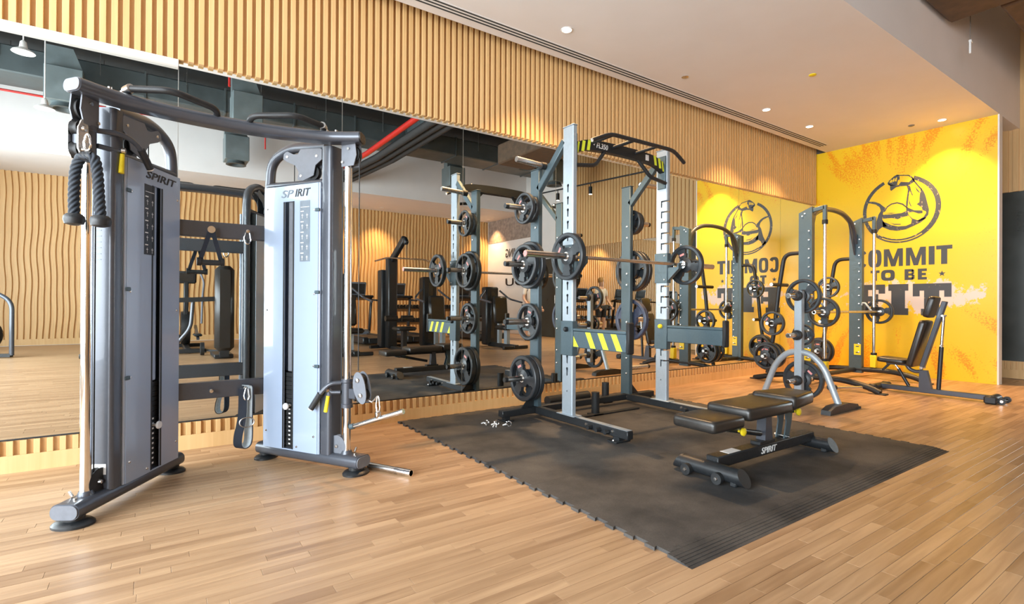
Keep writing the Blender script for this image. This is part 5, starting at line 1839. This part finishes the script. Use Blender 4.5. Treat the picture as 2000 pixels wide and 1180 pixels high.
# duct work hanging by the soffit edge, upper right
dk = thing('ceiling_duct', 'brown wrapped duct running away from the soffit edge', 'duct', (6.42, .4, 4.15))
MB().span((6.00, -1.0, 3.95), (6.85, 1.88, 4.38), .03).build('wrapped_run', MT['darkwood'], dk)
b = []
for x, y in ((6.3, 1.4), (6.3, -.4)):
    b.append(MB().cyl((x, y, 4.3), (x, y, TOP_Z), .008, 8))
each('hanger_rod', b, MT['blackmetal'], dk)
dk = thing('ceiling_duct', 'brown wrapped duct running towards the far wall beside the soffit', 'duct', (8.3, 1.25, 4.18))
MB().span((6.92, 1.00, 3.97), (9.72, 1.50, 4.40), .03).build('wrapped_run', MT['darkwood'], dk)
each('hanger_rod', [MB().cyl((x, 1.25, 4.3), (x, 1.25, TOP_Z), .008, 8) for x in (7.4, 9.0)], MT['blackmetal'], dk)
ws_ = thing('hanging_sensor', 'small white sensor hanging on a thin rod beside the soffit', 'sensor', (7.01, 1.75, 3.64))
MB().box((7.01, 1.75, 3.71), (.018, .018, .14), .004).box((7.03, 1.75, 3.772), (.055, .026, .026), .004).build('sensor_body', MT['whitelabel'], ws_)
MB().cyl((7.01, 1.75, 3.77), (7.01, 1.75, TOP_Z), .003, 6).build('rod', MT['steel'], ws_)


# ================================================================== the rest of the room (seen in the mirrors)
# ---- open ceiling services
def duct_run(label, p0, p1, w, h, mt='duct', name='air_duct'):
    t = thing(name, label, 'duct', tuple((Vector(p0) + Vector(p1)) / 2))
    MB().beam(p0, p1, w, h, .02).build('run', MT[mt], t, 0)
    d = Vector(p1) - Vector(p0)
    b = MB()
    n = max(2, int(d.length / 1.2))
    for k in range(n + 1):
        c = Vector(p0) + d * (k / n)
        e = d.normalized() * .015
        b.beam(c - e, c + e, w + .04, h + .04)
    b.build('flange', MT[mt], t, 0)
    b = MB()
    for k in range(n):
        c = Vector(p0) + d * ((k + .5) / n)
        for s in (-1, 1):
            q = Vector((-d.y, d.x, 0)).normalized() * (w / 2 + .015) * s
            b.cyl(c + q, (c.x + q.x, c.y + q.y, TOP_Z), .006, 6)
    b.build('hanger_rod', MT['steel'], t)
    return t


duct_run('wide grey duct running along the open ceiling', (-3.8, -3.1, 4.75), (9.6, -3.1, 4.75), .75, .42)
duct_run('dark duct running across the open ceiling over the treadmills', (4.9, -2.65, 4.85), (4.9, 1.5, 4.85), .50, .36)
GV = 'air outlets hanging in the open ceiling'
for x, y, lab in ((-1.15, -2.3, 'sheet metal air outlet near the window wall'), (1.3, -1.75, 'sheet metal air outlet above the padded column'), (1.45, -4.4, 'sheet metal air outlet above the elliptical trainers'),
                  (6.75, -1.0, 'sheet metal air outlet near the seat machine'), (6.5, -3.9, 'sheet metal air outlet above the treadmills'), (8.3, -1.9, 'sheet metal air outlet near the far mirror')):
    t = thing('air_outlet', lab, 'air vent', (x, y, 4.1), GV)
    MB().box((x, y, 4.30), (.46, .46, .52), .01).build('plenum_box', MT['ductlight'], t, 0)
    MB().lathe([(.16, .06), (.17, 0), (.20, -.05), (.15, -.05), (.10, .0)], (x, y, 4.02), (0, 0, 1), 24).build('round_outlet', MT['duct'], t)
    MB().prism([(-.23, 0), (.23, 0), (.10, .35), (-.23, .35)], (x, y + .10, 4.55), (1, 0, 0), (0, 0, 1), .20).build('elbow', MT['ductlight'], t, 0)
for i, lab in enumerate(('thick lagged pipe next to the red pipe', 'middle lagged pipe of the bundle', 'outer lagged pipe of the bundle')):
    o = MB().tube([(3.75 + .17 * i, -5.0, 4.12), (3.95 + .17 * i, -2.6, 4.14), (4.15 + .17 * i, 1.6, 4.30)], .075, 12).build('lagged_pipe', MT['flex'])
    tag(o, lab, 'pipe', 'lagged pipes in the open ceiling')
tag(MB().tube([(3.52, -5.0, 4.16), (3.72, -2.6, 4.18), (3.90, 1.6, 4.36)], .055, 12).build('red_pipe', MT['red']), 'thick red sprinkler main beside the lagged pipes', 'pipe')
tag(MB().tube([(-3.5, -.4, 4.40), (3.6, -.4, 4.40)], .020, 8).tube([(.9, -.4, 4.40), (.9, -.4, 4.18)], .016, 8).build('red_pipe', MT['red']), 'thin red sprinkler branch above the cable machine', 'pipe')
tag(MB().tube([(1.9, -3.6, 4.5), (1.9, -3.6, 4.20)], .014, 8).tube([(-3.0, -3.6, 4.5), (3.2, -3.6, 4.5)], .020, 8).build('red_pipe', MT['red']), 'thin red sprinkler branch above the treadmills', 'pipe')

# hanging lamps, unlit
GL = 'white hanging lamps in the open ceiling'
for x, y, z, lab in ((-1.23, -1.08, 3.60, 'white hanging lamp with a long cord between the outlet and the windows'), (-1.28, .0, 3.92, 'white hanging lamp above the window end of the floor')):
    t = thing('pendant_lamp', lab, 'ceiling light', (x, y, z), GL)
    MB().cyl((x, y, z + .11), (x, y, TOP_Z), .007, 6).build('cord', MT['whitelabel'], t)
    MB().lathe([(.012, .14), (.03, .12), (.04, .05), (.10, .012), (.11, -.005), (.10, -.005), (.001, .0)], (x, y, z), (0, 0, 1), 24).build('shade', MT['wallwhite'], t)
# track spotlights on the far side
tk = thing('track_light', 'black ceiling track with cylinder spotlights near the far mirror', 'ceiling light', (8.6, -1.6, 3.9))
MB().beam((8.9, .6, 3.92), (8.3, -3.6, 3.92), .035, .03).build('track', MT['blackmetal'], tk)
for k, nm in ((1, 'near'), (2, 'far')):
    c = Vector((8.9, .6, 3.9)).lerp(Vector((8.3, -3.6, 3.9)), (k + .5) / 4)
    h_ = MB().lathe([(.010, 0), (.010, -.07), (.045, -.07), (.045, -.25), (.001, -.25)], c, (0, 0, 1), 16).build('spot_head', MT['blackmetal'], tk)
    MB().cyl(c + Vector((0, 0, -.2505)), c + Vector((0, 0, -.254)), .038, 16).build('spot_lens', MT['lamp'], h_)
    spot_light('track_spot_%s_offscreen' % nm, c + Vector((0, 0, -.27)), SPOT, (1.0, .74, .45), 1.7, .85, .04)
# the three downlights that show in the opposite soffit
for x, lab, nm in ((4.355, 'downlight over the wavy slats behind the first treadmill', 'first'), (5.664, 'downlight over the wavy slats behind the second treadmill', 'second'), (9.45, 'downlight in the corner by the slogan wall', 'third')):
    y = -6.87
    t = thing('downlight', lab, 'ceiling light', (x, y, 3.87), 'downlights in the opposite soffit')
    MB().lathe([(.045, -.001), (.060, -.001), (.060, -.006), (.045, -.008)], (x, y, 3.87), (0, 0, 1), 20).build('trim_ring', MT['wallwhite'], t)
    MB().lathe([(.001, -.004), (.046, -.004), (.046, -.001), (.001, -.001)], (x, y, 3.87), (0, 0, 1), 20).build('lens', MT['lamp'], t)
    spot_light('downlight_opposite_%s_offscreen' % nm, (x, y, 3.84), SPOT, (1.0, .60, .28), 1.7, .85, .04)


# ---- treadmills: console end towards the slatted wall, deck towards the mirrors
def treadmill(x, y, label):
    t = thing('treadmill', label, 'treadmill', (x, y, 0), 'treadmills')
    MB().span((x - .38, y - .85, .04), (x - .25, y + .80, .20), .02).span((x + .25, y - .85, .04), (x + .38, y + .80, .20), .02).build('side_rail', MT['blackmetal'], t)
    MB().span((x - .25, y - .80, .05), (x + .25, y + .82, .17), .01).build('running_belt', MT['rubber'], t)
    MB().span((x - .36, y - 1.15, .03), (x + .36, y - .78, .30), .06).build('motor_hood', MT['guncap'], t)
    for s in (-1, 1):
        MB().beam((x + s * .36, y - .95, .10), (x + s * .36, y - .78, 1.10), .05, .11, .015).build('mast', MT['blackmetal'], t)
        MB().tube([(x + s * .36, y - .80, 1.08), (x + s * .36, y - .35, 1.06)], .026, 10).build('handrail', MT['rubber'], t)
    c = MB().box((x, y - .82, 1.13), (.80, .30, .07), .02, Matrix.Rotation(.25, 3, 'X')).build('console_tray', MT['blackmetal'], t)
    s_ = MB().box((x, y - .88, 1.36), (.50, .05, .36), .015, Matrix.Rotation(-.25, 3, 'X')).build('screen_housing', MT['guncap'], t)
    MB().box((x, y - .852, 1.36), (.42, .012, .27), .003, Matrix.Rotation(-.25, 3, 'X')).build('screen', MT['screen'], s_)
    return t


treadmill(4.35, -4.3, 'black treadmill behind the pulldown machine')
treadmill(5.45, -4.3, 'black treadmill between the two others')
treadmill(7.45, -4.2, 'black treadmill nearest the slogan wall')
treadmill(2.15, -4.6, 'black treadmill beside the elliptical trainer')


def elliptical(x, y, label):
    t = thing('elliptical_trainer', label, 'elliptical', (x, y, 0), 'elliptical trainers')
    MB().beam((x, y - .85, .06), (x, y + .75, .06), .10, .08, .01).beam((x - .3, y - .85, .05), (x + .3, y - .85, .05), .09, .08, .01).beam((x - .3, y + .75, .05), (x + .3, y + .75, .05), .09, .08, .01).build('base', MT['blackmetal'], t)
    MB().lathe([(.05, -.09), (.34, -.08), (.36, 0), (.34, .08), (.05, .09)], (x, y - .45, .45), (1, 0, 0), 26).build('flywheel_cover', MT['black'], t)
    MB().beam((x, y - .35, .30), (x, y - .20, 1.45), .09, .12, .02).build('mast', MT['blackmetal'], t)
    s_ = MB().box((x, y - .15, 1.50), (.36, .07, .26), .03, Matrix.Rotation(-.3, 3, 'X')).build('console', MT['black'], t)
    MB().box((x, y - .112, 1.51), (.26, .01, .17), .003, Matrix.Rotation(-.3, 3, 'X')).build('screen', MT['screen'], s_)
    for s in (-1, 1):
        MB().tube(round_path([(x + s * .26, y + .05 * s, .55), (x + s * .28, y - .05, 1.10), (x + s * .30, y + .10, 1.40), (x + s * .24, y + .02, 1.58)], .12, 6), .020, 10).build('swing_handle', MT['guncap'], t)
        MB().beam((x + s * .18, y + .55 - .15 * s, .26), (x + s * .18, y - .45, .38 + .1 * s), .05, .05).build('pedal_arm', MT['gun'], t)
        MB().box((x + s * .18, y + .40 - .15 * s, .33), (.15, .36, .05), .02).build('pedal', MT['rubber'], t)
    return t


elliptical(-.75, -4.0, 'black elliptical trainer closer to the windows')
elliptical(.55, -4.2, 'black elliptical trainer beside the treadmills')
# rower-like machine with a hooped frame at the window end
t = thing('air_bike', 'black air bike with a hooped guard near the windows', 'exercise bike', (-2.35, -4.4, 0))
MB().tube(round_path([(-2.05, -4.2, .04), (-2.05, -4.2, 1.00), (-2.45, -4.3, 1.25), (-2.9, -4.5, 1.32)], .16, 6), .035, 12).build('hoop', MT['gun'], t)
MB().beam((-2.05, -4.2, .04), (-3.0, -4.6, .04), .08, .06).build('base', MT['blackmetal'], t)
MB().lathe([(.06, -.06), (.28, -.06), (.30, 0), (.28, .06), (.06, .06)], (-2.45, -4.35, .40), (.4, -.9, 0), 24).build('fan_wheel', MT['black'], t)
MB().box((-2.45, -4.35, .78), (.34, .22, .10), .04).build('saddle', MT['pad'], t)
MB().beam((-2.45, -4.35, .08), (-2.45, -4.35, .74), .06, .06).build('seat_post', MT['blackmetal'], t)

# ---- padded column station
t = thing('padded_station', 'tall black padded column with a steel side arm', 'training station', (1.02, -2.1, 0))
MB().box((1.02, -2.1, .88), (.30, .26, 1.50), .07).build('pad_column', MT['pad'], t)
MB().beam((1.02, -2.1, .04), (1.02, -2.9, .04), .30, .07, .01).span((.95, -2.18, .04), (1.09, -2.02, .20)).build('base', MT['blackmetal'], t)
MB().beam((.88, -2.1, 1.05), (.28, -2.1, 1.02), .06, .08).build('side_arm', MT['blackmetal'], t)
MB().tube(round_path([(.55, -2.12, 1.0), (.52, -2.12, .55), (.30, -2.2, .25), (.10, -2.3, .05)], .12, 6), .030, 10).build('bent_leg', MT['gun'], t)
MB().cyl((.72, -3.0, .12), (.78, -3.0, .12), .12, 20).build('wheel', MT['black'], t)
MB().beam((.75, -3.0, .10), (1.02, -2.9, .07), .04, .04).build('wheel_arm', MT['blackmetal'], t)

# ---- lat pulldown
t = thing('pulldown_machine', 'black lat pulldown machine with a wide chrome bar', 'weight machine', (4.15, -1.9, 0))
MB().span((4.05, -2.35, .04), (4.25, -2.15, 1.95), .02).build('rear_mast', MT['blackmetal'], t)
MB().beam((4.15, -2.30, 1.85), (4.15, -1.55, 2.30), .10, .14, .02).build('boom', MT['blackmetal'], t)
MB().beam((4.15, -1.55, 2.30), (4.15, -1.45, 2.18), .09, .10, .02).build('boom_nose', MT['blackmetal'], t)
MB().span((3.98, -2.62, .05), (4.32, -2.36, 1.70), .02).build('stack_cover', MT['blackmetal'], t)
MB().tube(round_path([(3.50, -1.45, 1.80), (3.75, -1.45, 1.88), (4.55, -1.45, 1.88), (4.80, -1.45, 1.80)], .06, 5), .015, 10).build('pulldown_bar', MT['chrome'], t)
MB().cyl((4.15, -1.45, 1.88), (4.15, -1.45, 2.20), .005, 6).build('cable', MT['black'], t)
MB().box((4.15, -1.55, .48), (.40, .36, .08), .03).build('seat', MT['pad'], t)
MB().span((4.11, -1.62, .06), (4.19, -1.50, .45)).span((4.10, -2.30, .03), (4.20, -1.20, .09)).span((3.80, -1.26, .02), (4.50, -1.16, .09)).span((3.80, -2.60, .02), (4.50, -2.50, .09)).build('frame', MT['blackmetal'], t, 0)
for s in (-1, 1):
    MB().cyl((4.15 + s * .05, -1.80, .68), (4.15 + s * .30, -1.80, .68), .060, 14).build('thigh_roller', MT['pad'], t)


def stack_machine(x, y, label, h=1.55):
    t = thing('weight_machine', label, 'weight machine', (x, y, 0), 'weight stack machines')
    MB().box((x, y, h / 2 + .03), (.34, .24, h), .03).build('stack_cover', MT['blackmetal'], t)
    MB().box((x, y + .125, h / 2 + .05), (.10, .012, h * .8), .003).build('stack_window', MT['screen'], t)
    MB().beam((x, y, .05), (x, y + 1.1, .05), .12, .09, .01).beam((x - .32, y + 1.05, .04), (x + .32, y + 1.05, .04), .08, .07, .01).build('base', MT['blackmetal'], t)
    MB().box((x, y + .72, .46), (.42, .42, .10), .04).build('seat', MT['pad'], t)
    MB().box((x, y + .45, .85), (.38, .09, .62), .04, Matrix.Rotation(.12, 3, 'X')).build('backrest', MT['pad'], t)
    MB().span((x - .04, y + .66, .09), (x + .04, y + .78, .42)).span((x - .04, y + .38, .09), (x + .04, y + .46, .60)).build('seat_post', MT['silver'], t, 0)
    for s in (-1, 1):
        MB().tube(round_path([(x + s * .20, y + .10, 1.30), (x + s * .42, y + .20, 1.10), (x + s * .42, y + .70, 1.02)], .10, 5), .022, 10).build('press_arm', MT['gun'], t)
    return t


stack_machine(3.10, -2.35, 'black weight stack machine between padded column and pulldown')
stack_machine(5.10, -2.45, 'black weight stack machine beside the pulldown machine')
stack_machine(6.50, -2.05, 'black seated press machine in front of the treadmills', 1.35)
stack_machine(8.9, -6.9, 'tall weight stack machine beside the slogan wall', 1.75)

# ---- dumbbell rack with dumbbells
t = thing('dumbbell_rack', 'two-tier black dumbbell rack along the opposite side', 'rack', (6.4, -5.75, 0))
for z, yy in ((.42, -5.65), (.80, -5.85)):
    MB().box((6.4, yy, z), (2.3, .34, .03), .005, Matrix.Rotation(.25, 3, 'X')).build('shelf', MT['blackmetal'], t)
for x in (5.3, 7.5):
    MB().beam((x, -5.95, .02), (x, -5.85, .95), .06, .10).beam((x, -5.45, .03), (x, -6.05, .03), .07, .05).build('end_frame', MT['gun'], t, 0)
db = None
n_ = 0
for z, yy in ((.512, -5.63), (.892, -5.83)):
    for k in range(11):
        x = 5.42 + k * .196
        r = .050 + .0022 * k
        if db is None:
            db = thing('dumbbell', 'black round-head dumbbell on the two-tier rack', 'dumbbell', (x, yy, z), 'dumbbells on the rack')
            MB().cyl((x, yy - .07, z), (x, yy + .07, z), .016, 10).build('handle', MT['chrome'], db)
            for s in (-1, 1):
                MB().cyl((x, yy + s * .07, z), (x, yy + s * .15, z), .056, 16).build('head', MT['rubber'], db)
        else:
            dup(db, (x, yy, z))

# ---- a person in a light shirt by the dumbbells
pn = thing('person', 'person in a light shirt and dark shorts near the far mirror', 'person', (8.45, -3.1, 0))


def skin_body(name, verts, edges, radii, mat, root, sub=2):
    me = bpy.data.meshes.new(name)
    me.from_pydata(verts, edges, [])
    o = bpy.data.objects.new(name, me)
    COL.objects.link(o)
    o.parent = pn
    sk = o.modifiers.new('skin', 'SKIN')
    sk.use_smooth_shade = True
    for i, r in enumerate(radii):
        v = me.skin_vertices[0].data[i]
        v.radius = r if isinstance(r, tuple) else (r, r)
        v.use_root = (i == root)
    ss = o.modifiers.new('sub', 'SUBSURF')
    ss.levels = ss.render_levels = sub
    me.materials.append(mat)
    return o


V_ = [(0, 0, .95), (0, -.01, 1.12), (0, 0, 1.30), (0, 0, 1.44), (0, .01, 1.52), (0, .02, 1.62), (0, .01, 1.72),
      (.10, 0, .90), (.12, .03, .50), (.12, -.02, .09), (.12, .12, .04), (-.10, 0, .90), (-.11, .01, .50), (-.12, -.02, .09), (-.12, .12, .04),
      (.17, 0, 1.41), (.24, .03, 1.13), (.25, .16, .93), (.25, .22, .86), (-.17, 0, 1.41), (-.24, .03, 1.13), (-.22, .20, .96), (-.21, .26, .90)]
E_ = [(0, 1), (1, 2), (2, 3), (3, 4), (4, 5), (5, 6), (0, 7), (7, 8), (8, 9), (9, 10), (0, 11), (11, 12), (12, 13), (13, 14), (3, 15), (15, 16), (16, 17), (17, 18), (3, 19), (19, 20), (20, 21), (21, 22)]
R__ = [(.14, .11), (.13, .10), (.15, .11), (.09, .08), .052, (.082, .095), (.07, .08), .085, .058, .038, .035, .085, .058, .038, .035, .058, .042, .032, .030, .058, .042, .032, .030]
skin_body('body', V_, E_, R__, MT['skin'], 0)
skin_body('shirt', [(0, 0, .93), (0, -.01, 1.12), (0, 0, 1.30), (0, 0, 1.42), (.17, 0, 1.41), (.225, .02, 1.20), (-.17, 0, 1.41), (-.225, .02, 1.20)],
          [(0, 1), (1, 2), (2, 3), (3, 4), (4, 5), (3, 6), (6, 7)], [(.155, .125), (.148, .118), (.168, .128), (.10, .09), .068, .056, .068, .056], MT['shirt'], 0)
skin_body('shorts', [(0, 0, .97), (.10, 0, .88), (.12, .025, .55), (-.10, 0, .88), (-.115, .01, .55)], [(0, 1), (1, 2), (0, 3), (3, 4)], [(.155, .125), .10, .085, .10, .085], MT['shorts'], 0)
MB().lathe([(.001, .115), (.05, .105), (.088, .06), (.095, .0), (.085, -.05), (.05, -.06)], (8.45, -3.1, 1.69), (0, -.15, 1), 18).build('hair', MT['hair'], pn)
b = MB()
for s in (-1, 1):
    b.cyl((8.45 + s * .03, -2.992, 1.645), (8.45 + s * .03, -2.988, 1.645), .008, 8)
b.build('eye', MT['black'], pn)
for sx, yv, zv in ((.25, .23, .85), (-.21, .27, .89)):
    b = MB()
    for k in range(4):
        fx = 8.45 + sx + (k - 1.5) * .018
        b.tube([(fx, -3.1 + yv, zv), (fx, -3.1 + yv + .030, zv - .035), (fx, -3.1 + yv + .020, zv - .075 + .008 * abs(k - 1.5))], .0085, 8)
    b.tube([(8.45 + sx - .030, -3.1 + yv - .01, zv + .02), (8.45 + sx - .045, -3.1 + yv + .03, zv - .01), (8.45 + sx - .035, -3.1 + yv + .045, zv - .03)], .009, 8)
    b.build('finger', MT['skin'], pn)
for s in (-1, 1):
    MB().box((8.45 + s * .12, -3.03, .045), (.095, .27, .09), .03).build('shoe', MT['shorts'], pn)
# small wall socket on the slatted wall
tag(MB().box((-1.05, OPP_Y + .055, 1.72), (.12, .02, .12), .004).build('wall_switch', MT['steel']), 'small square steel switch plate on the wavy slats', 'switch')
